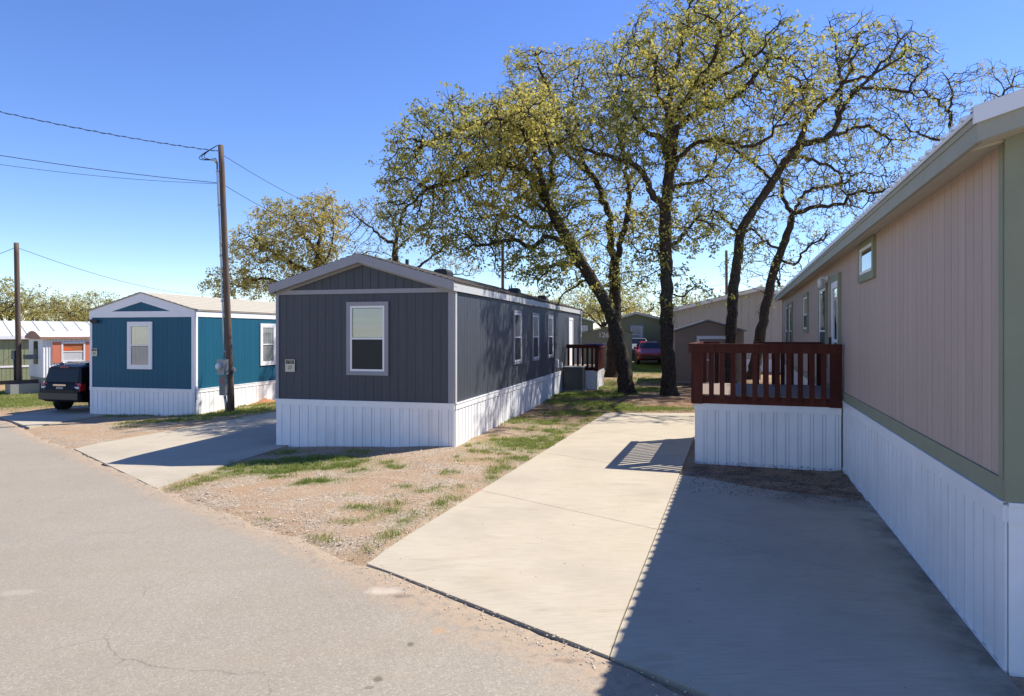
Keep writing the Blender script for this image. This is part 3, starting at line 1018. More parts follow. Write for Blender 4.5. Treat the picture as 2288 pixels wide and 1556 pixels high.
def build_gray_home():
    h = empty('mobile_home', (HG[0], HG[1], 0), -HG[2])
    tag(h, 'dark grey single-wide mobile home with white skirting and number 27 plate', 'mobile home', 'mobile homes along the road')
    W, L = 4.43, 18.4
    zs, zt = .96, 3.40
    skirting(h, 'F', -W, 0, -.45, zs)
    skirting(h, 'R', 0.03, L, -.25, zs, single_to=3.0)
    planks(h, M['gray_siding'], M['gray_core'], 'F', -W + .07, -.13, zs, zt, w=.2025)
    planks(h, M['gray_siding'], M['gray_core'], 'R', .10, L - .1, zs, 3.42, w=.2025, single_to=0)
    # remaining shell
    MB().box(-W, -W + .05, .062, L, zs, 3.42).build('wall', M['gray_siding'], h)
    MB().box(-W + .06, -.07, L - .05, L, zs, 3.42).build('wall', M['gray_siding'], h)
    for (u0, u1) in ((-W, -W + .075), (-.135, 0)):
        wpiece('corner_board', M['gray_trim'], 'F', u0, u1, -.02, .028, zs - .01, zt + .1, h)
    wpiece('corner_board', M['light_trim'], 'R', .0, .10, -.02, .026, zs - .01, 3.42, h)
    wpiece('corner_board', M['white_trim'], 'R', L - .1, L, -.02, .026, zs - .01, 3.42, h)
    # gable: band, triangle, soffit, rakes
    wpiece('gable_band', M['gray_trim'], 'F', -W + .076, -.136, 0, .032, zt, zt + .10, h)
    gable_planks(h, M['gray_siding'], -W, 0, 0, zt + .10, 3.53, .655, .2025)
    MB().prism([(-W, .0605, zt + .02), (0, .0605, zt + .02), (0, .0605, 3.56), (-W / 2, .0605, 4.18), (-W, .0605, 3.56)], (0, .03, 0)).build('gable_backing', M['gray_core'], h)
    oh = .06
    xl, xr = -W - oh, oh
    z_e, rise = 3.63, .665
    y0 = -.19
    gable_roof(h, xl, xr, y0, L + .2, z_e, rise, .045, M['shingle'])
    # shingle courses seen edge-on along the rake and eave
    b = MB()
    rnd = random.Random(4)
    for s in (-1, 1):
        xm = -W / 2
        n = 16
        half = W / 2 + oh
        for i in range(n):
            xa = xm + s * half * (1 - i / n) + s * .012
            xb = xm + s * half * (1 - (i + 1) / n)
            za = z_e + rise * i / n
            zb = z_e + rise * (i + 1) / n
            y = y0 - .01
            while y < L + .2:
                ye = min(y + .9 + rnd.random() * .4, L + .21)
                d = .010 + rnd.random() * .012
                b.add([(xa, y, za + d + .006), (xa, ye, za + d + .006), (xb, ye, zb + .004), (xb, y, zb + .004), (xa, y, za - .001), (xa, ye, za - .001)],
                      [(0, 1, 2, 3) if s > 0 else (3, 2, 1, 0), (0, 4, 5, 1) if s > 0 else (1, 5, 4, 0), (0, 3, 4), (1, 5, 2)])
                y = ye + .004
    o = b.build('shingles', M['shingle'], h)
    o['kind'] = 'stuff'
    rake(h, xl, xr, y0 - .03, .029, z_e - .002, rise, .205, M['gray_trim'])
    rake(h, -W, 0, -.034, .018, 3.545, .655, .15, M['gray_trim'], 'gable_trim')
    # raking soffit
    for (xa, za, xb, zb) in ((xl, z_e - .06, -W / 2, z_e + rise - .06), (-W / 2, z_e + rise - .06, xr, z_e - .06)):
        MB().prism([(xa, y0, za - .05), (xb, y0, zb - .05), (xb, y0, zb - .07), (xa, y0, za - .07)], (0, -y0 - .013, 0)).build('soffit', M['soffit'], h)
    MB().box(xr - .03, xr, y0, L + .2, z_e - .21, z_e - .05).build('eave_fascia', M['light_trim'], h)
    MB().box(xl, xl + .03, y0, L + .2, z_e - .21, z_e - .05).build('eave_fascia', M['light_trim'], h)
    # windows
    window(h, 'F', -2.50, -1.65, 1.64, 3.12, cmat='gray_trim', casing=.092, split=.50)
    for (a, b_) in ((5.20, 6.04), (7.72, 8.55), (10.25, 11.10)):
        window(h, 'R', a, b_, 1.66, 3.10, cmat='gray_trim', casing=.08, split=.5, upper='blind')
    # door behind the porch
    d = wmesh('door', M['white_trim'], [(14.75, 15.65, 0.003, .04, 1.02, 3.08)], h, 0, 'R')
    wmesh('door_frame', M['white_paint'], [(14.65, 14.75, .003, .06, 1.0, 3.18), (15.65, 15.75, .003, .06, 1.0, 3.18), (14.75, 15.65, .003, .058, 3.08, 3.18)], d, 0, 'R')
    # roof vents: one long box near the front, low domes behind
    def vent(y, xf, sx, sy, sz):
        x = -W / 2 + (W / 2 + oh) * xf
        z = z_e + rise * (1 - xf)
        b = MB()
        b.prism([(x - sx, y, z - .12), (x - sx, y, z + sz * .8), (x - sx * .6, y, z + sz), (x + sx * .7, y, z + sz), (x + sx, y, z + sz * .55), (x + sx, y, z - .12)], (0, sy, 0))
        b.build('roof_vent', M['black_plastic'], h)
    vent(3.2, .30, .19, .5, .15)
    vent(8.3, .62, .18, .4, .17)
    vent(13.0, .62, .18, .4, .17)
    b = MB(); b.tube([(-W / 2 + .1, 2.3, 4.1), (-W / 2 + .1, 2.3, 4.42)], .05, 8); b.build('vent_pipe', M['black_plastic'], h)
    # outlets at the skirting line
    wmesh('outlet_box', M['white_paint'], [(12.0, 12.12, .003, .08, 1.15, 1.45)], h, 0, 'R')
    wmesh('outlet_box', M['white_paint'], [(12.9, 13.0, .003, .07, 1.1, 1.3)], h, 0, 'R')
    # number plate
    p = empty('number_plate', fr(HG, -4.05, -.02) + (1.60,), -HG[2])
    tag(p, 'cream number plate reading 27 on the dark grey wall', 'number plate', 'lot number plates')
    number_plate(p, '27')

def number_plate(p, txt):
    MB().box(-.125, .125, -.014, 0, 0, .285).build('backing', M['plate_cream'], p)
    MB().box(-.108, .108, -.0165, -.0142, .185, .268).build('header_panel', M['plate_black'], p)
    for (a, b, z) in ((-.085, -.045, .215), (-.025, .085, .240), (-.01, .065, .208)):
        MB().box(a, b, -.0185, -.0167, z, z + .014).build('header_mark', M['plate_gray'], p)
    text_on(p, txt, .115, (0, -.0162, .095), (R(90), 0, 0), M['plate_black'])

def build_blue_home():
    h = empty('mobile_home', (HB[0], HB[1], 0), -HB[2])
    tag(h, 'teal blue single-wide mobile home with white trim and tan roof', 'mobile home', 'mobile homes along the road')
    W, L = 4.53, 17.0
    zs, zt = .52, 3.075
    skirting(h, 'F', -W, 0, -.75, zs, wide=.135, narrow=.07, band=.12)
    skirting(h, 'R', 0.03, L, -.65, zs, single_to=0, band=.13)
    planks(h, M['blue_siding'], M['blue_core'], 'F', -W + .10, -.14, zs, zt, w=.2045)
    planks(h, M['blue_siding'], M['blue_core'], 'R', .10, L - .1, zs, zt + .01, w=.2045, single_to=4.8)
    MB().box(-W, -W + .05, .062, L, zs, 3.2).build('wall', M['blue_siding'], h)
    MB().box(-W + .06, -.07, L - .05, L, zs, 3.2).build('wall', M['blue_siding'], h)
    wpiece('corner_board', M['white_trim'], 'F', -W, -W + .10, -.02, .026, zs, zt, h)
    wpiece('corner_board', M['white_trim'], 'F', -.14, 0, -.02, .026, zs, zt, h)
    wpiece('corner_board', M['white_trim'], 'R', .0, .10, -.02, .024, zs, zt + .01, h)
    # white gable with a blue triangle let in
    z_e, rise = 3.32, .64
    xm = -W / 2
    tri = [(-3.55, 3.29), (-1.02, 3.29), (xm, 3.63)]
    out = [(-W - .02, zt), (.02, zt), (.02, z_e), (xm, z_e + rise), (-W - .02, z_e)]
    pieces = [[out[0], out[1], tri[1], tri[0]], [out[1], out[2], tri[1]], [out[2], out[3], tri[2], tri[1]], [out[3], out[4], tri[0], tri[2]], [out[4], out[0], tri[0]]]
    b = MB()
    for pc in pieces:
        b.prism([(x, .05, z) for x, z in pc], (0, -.085, 0))
    b.build('gable_trim', M['white_trim'], h)
    x = -3.55
    while x < -1.03:
        e = min(x + .2045, -1.02)
        f = lambda q: 3.29 + .34 * max(0, 1 - abs(q - xm) / (1.265))
        poly = [(x + .004, 3.27), (e - .004, 3.27), (e - .004, f(e) + .02)] + ([(xm, 3.65)] if x < xm < e else []) + [(x + .004, f(x) + .02)]
        MB().prism([(a, .02, c) for a, c in poly], (0, -.03, 0)).build('plank', M['blue_siding'], h)
        x = e
    gable_roof(h, -W - .06, .06, -.06, L, z_e + .015, rise + .01, .04, M['tan_shingle'])
    # overlapping roll courses on the visible slope
    b = MB()
    n = 9
    half = W / 2 + .06
    for s in (1, -1):
        for i in range(n):
            xa = xm + s * (half * (1 - i / n) + .01)
            xb = xm + s * half * (1 - (i + 1) / n)
            za = z_e + .015 + (rise + .01) * i / n
            zb = z_e + .015 + (rise + .01) * (i + 1) / n
            q = [(xa, -.07, za + .016), (xa, L, za + .016), (xb, L, zb + .003), (xb, -.07, zb + .003), (xa, -.07, za), (xa, L, za)]
            b.add(q, [(0, 1, 2, 3) if s > 0 else (3, 2, 1, 0), (0, 4, 5, 1) if s > 0 else (1, 5, 4, 0)])
    b.build('roof_courses', M['tan_shingle'], h)
    MB().box(.003, .03, .0, L, zt + .012, z_e - .03).build('eave_fascia', M['white_trim'], h)
    window(h, 'F', -2.74, -1.90, 1.32, 2.80, cmat='white_trim', casing=.115, upper='curtain', lower='curtain')
    window(h, 'R', 3.85, 4.68, 1.30, 2.78, cmat='white_trim', casing=.12, upper='curtain', lower='curtain')
    fl = empty('floodlight', fr(HB, -4.25, -.03) + (2.93,), -HB[2])
    tag(fl, 'small black floodlight at the top corner of the blue wall', 'light')
    MB().box(-.10, .10, -.05, 0, -.03, .05).build('mount', M['black_plastic'], fl)
    MB().prism([(-.14, -.05, -.06), (.14, -.05, -.06), (.16, -.12, .02), (-.16, -.12, .02)], (0, .02, .06)).build('lamp_head', M['black_plastic'], fl)
    p = empty('number_plate', fr(HB, -4.32, -.02) + (1.66,), -HB[2])
    tag(p, 'small cream number plate on the teal blue wall', 'number plate', 'lot number plates')
    number_plate(p, '28')

def build_right_home():
    h = empty('mobile_home', (HR[0], HR[1], 0), -HR[2])
    tag(h, 'tan-pink mobile home with sage trim and white metal roof behind the red deck', 'mobile home', 'mobile homes along the road')
    W, L = 4.9, 24.4
    zs, zw = 1.27, 3.90
    skirting(h, 'L', 0.0, L, -.12, zs, single_to=8.0, wide=.15, narrow=.08, band=.15)
    skirting(h, 'F', 0.0, W, -.12, zs, single_to=.5, wide=.15, narrow=.08, band=.15)
    wmesh('bottom_track', M['skirt'], [(0, L, .0175, .03, -.1, .045)], h, 0, 'L')
    wmesh('base_trim', M['sage_trim'], [(0.0, L, -.02, .022, zs + .006, zs + .16)], h, 0, 'L')
    planks(h, M['pink_siding'], M['pink_core'], 'L', .115, L - .1, zs + .16, zw, w=.203, single_to=7.0)
    wpiece('corner_board', M['sage_trim'], 'L', 0, .11, -.02, .022, zs + .162, zw, h)
    wpiece('corner_board', M['pink_siding'], 'L', L - .1, L, -.02, .02, zs + .162, zw, h)
    # street face: sage corner board and lap siding
    wpiece('corner_board', M['sage_trim'], 'F', -.022, .115, -.02, .024, zs + .006, zw + .05, h)
    MB().box(.0, W, .03, .08, zs, zw + .2).build('wall', M['sage_trim'], h)
    z = zs + .02
    while z < zw - .02:
        MB().prism([(.118, .028, z), (.118, -.004, z), (.118, -.016, z + .002), (.118, .006, z + .19), (.118, .028, z + .19)], (W - .118, 0, 0)).build('lap_board', M['sage_trim'], h)
        z += .178
    MB().box(W - .05, W, .09, L, zs, zw).build('wall', M['pink_siding'], h)
    MB().box(.03, W - .06, L - .05, L, zs, zw).build('wall', M['pink_siding'], h)
    # roof
    oe, of = .27, .27
    xl, xr = -oe, W + oe
    z_e, rise = 4.03, .85
    gable_roof(h, xl - .03, xr + .03, -of, L + .25, z_e + .02, rise, .03, M['metal_roof'], 'roof')
    xm = W / 2
    half = W / 2 + oe + .03
    ribm = MB()
    sl = Vector((half, 0, rise))
    ribm.add([(0, -.045, 0), (0, .045, 0), (0, .02, .032), (0, -.02, .032)] + [tuple(Vector(p) + sl) for p in [(0, -.045, 0), (0, .045, 0), (0, .02, .032), (0, -.02, .032)]],
             [(0, 1, 2, 3), (0, 4, 5, 1), (1, 5, 6, 2), (2, 6, 7, 3), (3, 7, 4, 0)])
    me = ribm.mesh('roof_rib', M['metal_roof'])
    y = -.05
    while y < L + .2:
        o = bpy.data.objects.new('roof_rib', me)
        o.location = (xl - .03 - .012, y, z_e + .0205)
        o.parent = h
        link(o)
        y += .232
    MB().box(xl, xl + .035, -of + .0195, L + .25, z_e - .187, z_e - .012).build('eave_fascia', M['sage_fascia'], h)
    MB().box(xl - .012, xl - .001, -of + .02, L + .25, z_e - .055, z_e - .010).build('drip_edge', M['sage_fascia'], h)
    MB().prism([(xl + .036, .0, z_e - .185), (-.001, .0, zw + .002), (-.001, .0, zw + .03), (xl + .036, .0, z_e - .155)], (0, L + .2, 0)).build('eave_soffit', M['tan_soffit'], h)
    rake(h, xl, xr, -of - .01, .029, z_e - .012, rise, .175, M['sage_fascia'])
    # white gable flashing over the rake board
    for (xa, za, xb, zb) in ((xl - .03, z_e + .055, xm, z_e + rise + .055), (xm, z_e + rise + .055, xr + .03, z_e + .055)):
        MB().prism([(xa, -of - .035, za), (xb, -of - .035, zb), (xb, -of - .035, zb - .12), (xa, -of - .035, za - .12)], (0, .024, 0)).build('gable_flashing', M['metal_roof'], h)
        MB().prism([(xa, -of - .035, za + .004), (xb, -of - .035, zb + .004), (xb, -of + .1, zb + .004), (xa, -of + .1, za + .004)], (0, 0, -.003)).build('gable_flashing', M['metal_roof'], h)
    MB().prism([(xl + .036, -of + .02, z_e - .16), (xm, -of + .02, z_e + rise - .17), (xm, -of + .02, z_e + rise - .19), (xl + .036, -of + .02, z_e - .18)], (0, of + .03, 0)).build('gable_soffit', M['tan_soffit'], h)
    MB().box(xl - .015, xl + .02, -of + .02, -of + .09, z_e - .01, z_e + .05).build('closure_foam', M['black_plastic'], h)
    # wall openings
    window(h, 'L', 4.87, 5.88, 3.40, 3.80, cmat='sage_trim', casing=.115, split=0, upper=None, casing_top=.08)
    window(h, 'L', 10.05, 11.15, 1.85, 3.48, cmat='sage_trim', casing=.11, split=.43, upper='curtain')
    window(h, 'L', 13.90, 14.95, 2.62, 3.50, cmat='sage_trim', casing=.11, split=.45, upper=None)
    window(h, 'L', 19.1, 20.15, 1.9, 3.48, cmat='sage_trim', casing=.11, split=.43, upper='curtain')
    window(h, 'L', 20.9, 22.0, 1.9, 3.48, cmat='sage_trim', casing=.11, split=.43, upper='curtain')
    d = wmesh('door', M['white_paint'], [(8.12, 8.23, .003, .05, 1.36, 3.50), (8.92, 9.03, .003, .05, 1.36, 3.50), (8.23, 8.92, .003, .05, 3.38, 3.50),
                                         (8.23, 8.92, .003, .05, 2.32, 2.38), (8.23, 8.92, .003, .05, 1.36, 1.62)], h, 0, 'L')
    wmesh('pane', M['glass'], [(8.23, 8.92, .02, .024, 2.38, 3.38)], d, 0, 'L')
    wmesh('pane', M['glass'], [(8.23, 8.92, .02, .024, 1.62, 2.32)], d, 0, 'L')
    wmesh('door_leaf', M['screen'], [(8.23, 8.92, .001, .008, 1.62, 3.38)], d, 0, 'L')
    wmesh('handle', M['black_plastic'], [(8.95, 9.0, .05, .10, 2.28, 2.42)], d, 0, 'L')
    wmesh('door_casing', M['sage_trim'], [(8.0, 8.12, .003, .055, 1.34, 3.64), (9.03, 9.15, .003, .055, 1.34, 3.64), (8.12, 9.03, .003, .053, 3.50, 3.64)], d, 0, 'L')
    # porch light
    lx, ly = fr(HR, -.024, 9.75)
    lt = empty('porch_light', (lx, ly, 3.66), -HR[2])
    tag(lt, 'white jelly-jar porch light beside the deck door', 'light')
    MB().tube([(0, 0, 0), (-.03, 0, 0)], .06, 10).build('mount', M['white_paint'], lt)
    MB().tube([(-.03, 0, 0), (-.12, 0, .02), (-.14, 0, -.02)], [.02, .025, .045], 8).build('arm', M['white_paint'], lt)
    MB().tube([(-.14, 0, -.02), (-.14, 0, -.05), (-.14, 0, -.16), (-.14, 0, -.2)], [.06, .065, .06, .03], 10).build('lamp_shade', M['lens_clear'], lt)
    return h

def build_deck():
    h = empty('deck', (HR[0], HR[1], 0), -HR[2])
    tag(h, 'dark red wooden deck with baluster railing and white skirting by the tan-pink home', 'deck', 'entry decks')
    x0, x1, y0, y1 = -2.65, -.045, 7.65, 10.75
    zr, zf, zt = 1.14, 1.325, 2.30
    red = M['deck_red']
    # skirting in front and on the driveway side
    skirting(h, 'F', x0 + .04, x1, -.12, zr, off=y0 + .05, wide=.155, narrow=.055, band=.13)
    skirting(h, 'L', y0 + .05, y1 - .05, -.12, zr, off=x0 + .04, wide=.155, narrow=.055, band=.13)
    # rim boards and floor boards
    P = lambda nm, m, a, b, c, d, e, f: piece(nm, m, (b - a, d - c, f - e), (a, c, e), h)
    P('rim_board', red, x0 + .001, x1, y0 - .001, y0 + .038, zr + .005, zf - .03)
    P('rim_board', red, x0 + .001, x0 + .038, y0 + .04, y1, zr + .005, zf - .03)
    P('rim_board', red, x0 + .04, x1, y1 - .038, y1, zr + .005, zf - .03)
    y = y0 + .0
    while y < y1 - .05:
        P('floor_board', M['deck_floor'], x0 + .005, x1 - .003, y + .004, min(y + .14, y1), zf - .028, zf)
        y += .1445
    # posts
    def post(x, y, a=.09, b=.09, top=None):
        P('post', red, x - a, x + a, y - b, y + b, zr - .0, (top or zt - .05))
    post(x0 + .085, y0 - .025, .09, .02)
    post(x0 - .022, y0 + .06, .02, .09)
    post(x0 + .085, y1 - .06, .045, .045)
    post(x1 - .10, y0 - .025, .10, .02)
    post(x1 - .05, y1 - .06, .045, .045)
    post(x0 + .36, y1 - .06, .045, .045)
    post(x0 + 1.25, y1 - .06, .045, .045)
    # rails: cap, sub rail, bottom overlap board
    P('cap_rail', red, x0 - .10, x1 + .0, y0 - .10, y0 + .06, zt - .04, zt)
    P('cap_rail', red, x0 - .10, x0 + .06, y0 + .061, y1 + .02, zt - .04, zt)
    P('cap_rail', red, x0 + .062, x0 + .42, y1 - .13, y1 + .02, zt - .04, zt)
    P('cap_rail', red, x0 + 1.18, x1, y1 - .13, y1 + .02, zt - .04, zt)
    P('sub_rail', red, x0 - .085, x1, y0 - .083, y0 - .047, zt - .175, zt - .041)
    P('sub_rail', red, x0 - .083, x0 - .045, y0 - .045, y1, zt - .175, zt - .041)
    P('sub_rail', red, x0 + .05, x0 + .42, y1 - .1, y1 - .07, zt - .175, zt - .041)
    P('sub_rail', red, x0 + 1.2, x1, y1 - .1, y1 - .07, zt - .175, zt - .041)
    # balusters screwed to the outside of rim and sub rail
    nb = 11
    for i in range(nb):
        x = x0 + .335 + i * .197
        P('baluster', red, x - .045, x + .045, y0 - .044, y0 - .003, zr + .09, zt - .11)
    for i in range(13):
        y = y0 + .32 + i * .205
        P('baluster', red, x0 - .044, x0 - .003, y - .045, y + .045, zr + .09, zt - .11)
    for i in range(7):
        x = x0 + 1.42 + i * .19
        P('baluster', red, x - .045, x + .045, y1 - .068, y1 - .03, zr + .09, zt - .11)
    # steps at the back
    for k in range(5):
        P('step', red, x0 + .45, x0 + 1.2, y1 + .02 + k * .27, y1 + .28 + k * .27, zf - .22 * (k + 1) - .04, zf - .22 * (k + 1))
    for xs in (x0 + .42, x0 + 1.2):
        MB().prism([(xs, y1 + .0, zf - .02), (xs, y1 + 1.5, .12), (xs, y1 + 1.5, -.02), (xs, y1 + 1.15, -.02), (xs, y1 + .0, zf - .3)], (.036, 0, 0)).build('stringer', red, h)

def build_gray_porch():
    h = empty('deck', (HG[0], HG[1], 0), -HG[2])
    tag(h, 'small dark red porch with white skirting beside the dark grey home', 'deck', 'entry decks')
    x0, x1, y0, y1 = .05, 1.36, 14.1, 16.5
    zr, zf, zt = .93, 1.08, 2.03
    red = M['deck_red']
    P = lambda nm, m, a, b, c, d, e, f: piece(nm, m, (b - a, d - c, f - e), (a, c, e), h)
    skirting(h, 'F', x0, x1 - .04, -.1, zr, off=y0 + .05, single_to=None, wide=.155, narrow=.055, band=.1)
    skirting(h, 'R', y0 + .05, y1, -.1, zr, off=x1 - .04, single_to=0, wide=.155, narrow=.055, band=.1)
    P('floor', M['deck_floor'], x0, x1 - .05, y0 + .02, y1, zf - .03, zf)
    P('rim_board', red, x0, x1, y0, y0 + .035, zr + .005, zf - .031)
    P('rim_board', red, x1 - .035, x1, y0 + .036, y1, zr + .005, zf - .031)
    P('cap_rail', red, x0, x1 + .08, y0 - .08, y0 + .06, zt - .04, zt)
    P('cap_rail', red, x1 - .06, x1 + .08, y0 + .061, y1, zt - .04, zt)
    P('sub_rail', red, x0, x1 + .06, y0 - .07, y0 - .035, zt - .16, zt - .041)
    P('sub_rail', red, x1 + .03, x1 + .06, y0 - .034, y1, zt - .16, zt - .041)
    for i in range(6):
        x = x0 + .08 + i * .2
        P('baluster', red, x - .045, x + .045, y0 - .034, y0 - .002, zr + .02, zt - .1)
    P('post', red, x1 - .12, x1 + .025, y0 - .03, y0 - .001, zr - .02, zt - .05)
    P('post', red, x1 + .001, x1 + .029, y0, y0 + .14, zr - .02, zt - .05)
    for i in range(10):
        y = y0 + .30 + i * .215
        P('baluster', red, x1 + .001, x1 + .029, y - .05, y + .05, zr + .02, zt - .1)
    # things on the porch
    t = empty('tarp', fr(HG, x1 - .5, y0 + .2) + (zt,), -HG[2])
    tag(t, 'flat bright blue board resting on the red porch rail', 'board')
    MB().box(0, .75, -.2, .35, .002, .022).build('sheet', M['blue_tarp'], t)
    MB().box(.0, .75, -.22, -.201, -.03, .03).build('hem', M['blue_tarp'], t)
    # heat pump cabinet in front of the porch
    x, y = fr(HG, .10, 13.0)
    a = empty('heat_pump', (x, y, g(x, y) + .02), -HG[2])
    tag(a, 'dark grey heat pump cabinet beside the small red porch', 'air conditioner')
    MB().box(.03, .77, .03, .77, .08, .98).build('cabinet', M['ac'], a)
    for k in range(16):
        z = .13 + k * .052
        piece('louvre', M['ac'], (.70, .012, .03), (.05, .018, z), a)
    for k in range(16):
        z = .13 + k * .052
        piece('louvre', M['ac'], (.012, .70, .03), (.77, .05, z), a)
    MB().box(0, .80, 0, .80, .98, 1.02).build('top', M['ac_top'], a)
    MB().box(0, .80, 0, .80, .0, .08).build('base', M['box_dark'], a)

build_gray_home()
build_blue_home()
build_right_home()
build_deck()
build_gray_porch()

# ------------------------------------------------------------------ background buildings
def simple_home(name, label, loc, yaw, W, L, z0, z1, rise, wall, roof, trim, over=.2, rib=None, cat='mobile home', group=None, boards=.25, skirt=None, skirt_h=0, band=None, front_roof=True):
    """long side along local x (faces -y), gable ends at x=0 and x=W ... ridge along x"""
    h = empty(name, loc, yaw)
    tag(h, label, cat, group)
    zb = z0 + skirt_h
    wl = MB().box(0, W, 0, L, zb, z1).build('wall', M[wall], h)
    b = MB()
    x = 0
    while x < W - .02:
        b.box(x + .012, min(x + boards, W) - .012, -.014, -.001, zb, z1 - .02)
        x += boards
    y = 0
    while y < L - .02:
        for xs in ((-.014, -.001), (W + .001, W + .014)):
            b.box(xs[0], xs[1], y + .012, min(y + boards, L) - .012, zb, z1 - .02)
        y += boards
    s = b.build('siding', M[wall], h); s['kind'] = 'stuff'
    if skirt:
        MB().box(.02, W - .02, .02, L - .02, z0 - .4, zb).build('skirting', M[skirt], h)
        b = MB()
        x = .02
        while x < W - .05:
            b.box(x + .01, x + .19, .004, .019, z0 - .4, zb - .1)
            x += .2
        r = b.build('skirting_run', M[skirt], h); r['kind'] = 'stuff'
        MB().box(-.02, W + .02, -.025, L + .02, zb - .10, zb + .01).build('skirting_band', M['white_trim'], h)
    ym = L / 2
    # gable walls
    for xs in (0, W - .05):
        MB().prism([(xs, 0, z1), (xs, L, z1), (xs, ym, z1 + rise)], (.05, 0, 0)).build('gable', M[wall], h)
    b = MB()
    o = over
    k = rise * o / ym
    for (ya, za, yb, zb_) in ((-o, z1 - k, ym, z1 + rise), (ym, z1 + rise, L + o, z1 - k)):
        b.prism([(-o, ya, za + .06), (-o, yb, zb_ + .06), (-o, yb, zb_), (-o, ya, za)], (W + 2 * o, 0, 0))
    rf = b.build('roof', M[roof], h)
    if rib:
        x = -o + .1
        while x < W + o:
            MB().prism([(x, -o - .01, z1 - k + .06), (x, ym, z1 + rise + .06), (x, ym, z1 + rise + .095), (x, -o - .01, z1 - k + .095)], (.03, 0, 0)).build('roof_seam', M[roof], rf)
            x += rib
    MB().box(-o, W + o, -o - .025, -o - .001, z1 - k - .12, z1 - k + .05).build('eave_fascia', M[trim], h)
    for xs in (-o - .026, W + o + .001):
        for (ya, za, yb, zb_) in ((-o, z1 - k, ym, z1 + rise), (ym, z1 + rise, L + o, z1 - k)):
            MB().prism([(xs, ya, za + .065), (xs, yb, zb_ + .065), (xs, yb, zb_ - .10), (xs, ya, za - .10)], (.025, 0, 0)).build('gable_fascia', M[trim], h)
    if band:
        MB().box(0, W, -.03, -.015, z1 - .30, z1 - .02).build('frieze', M[band], h)
    return h

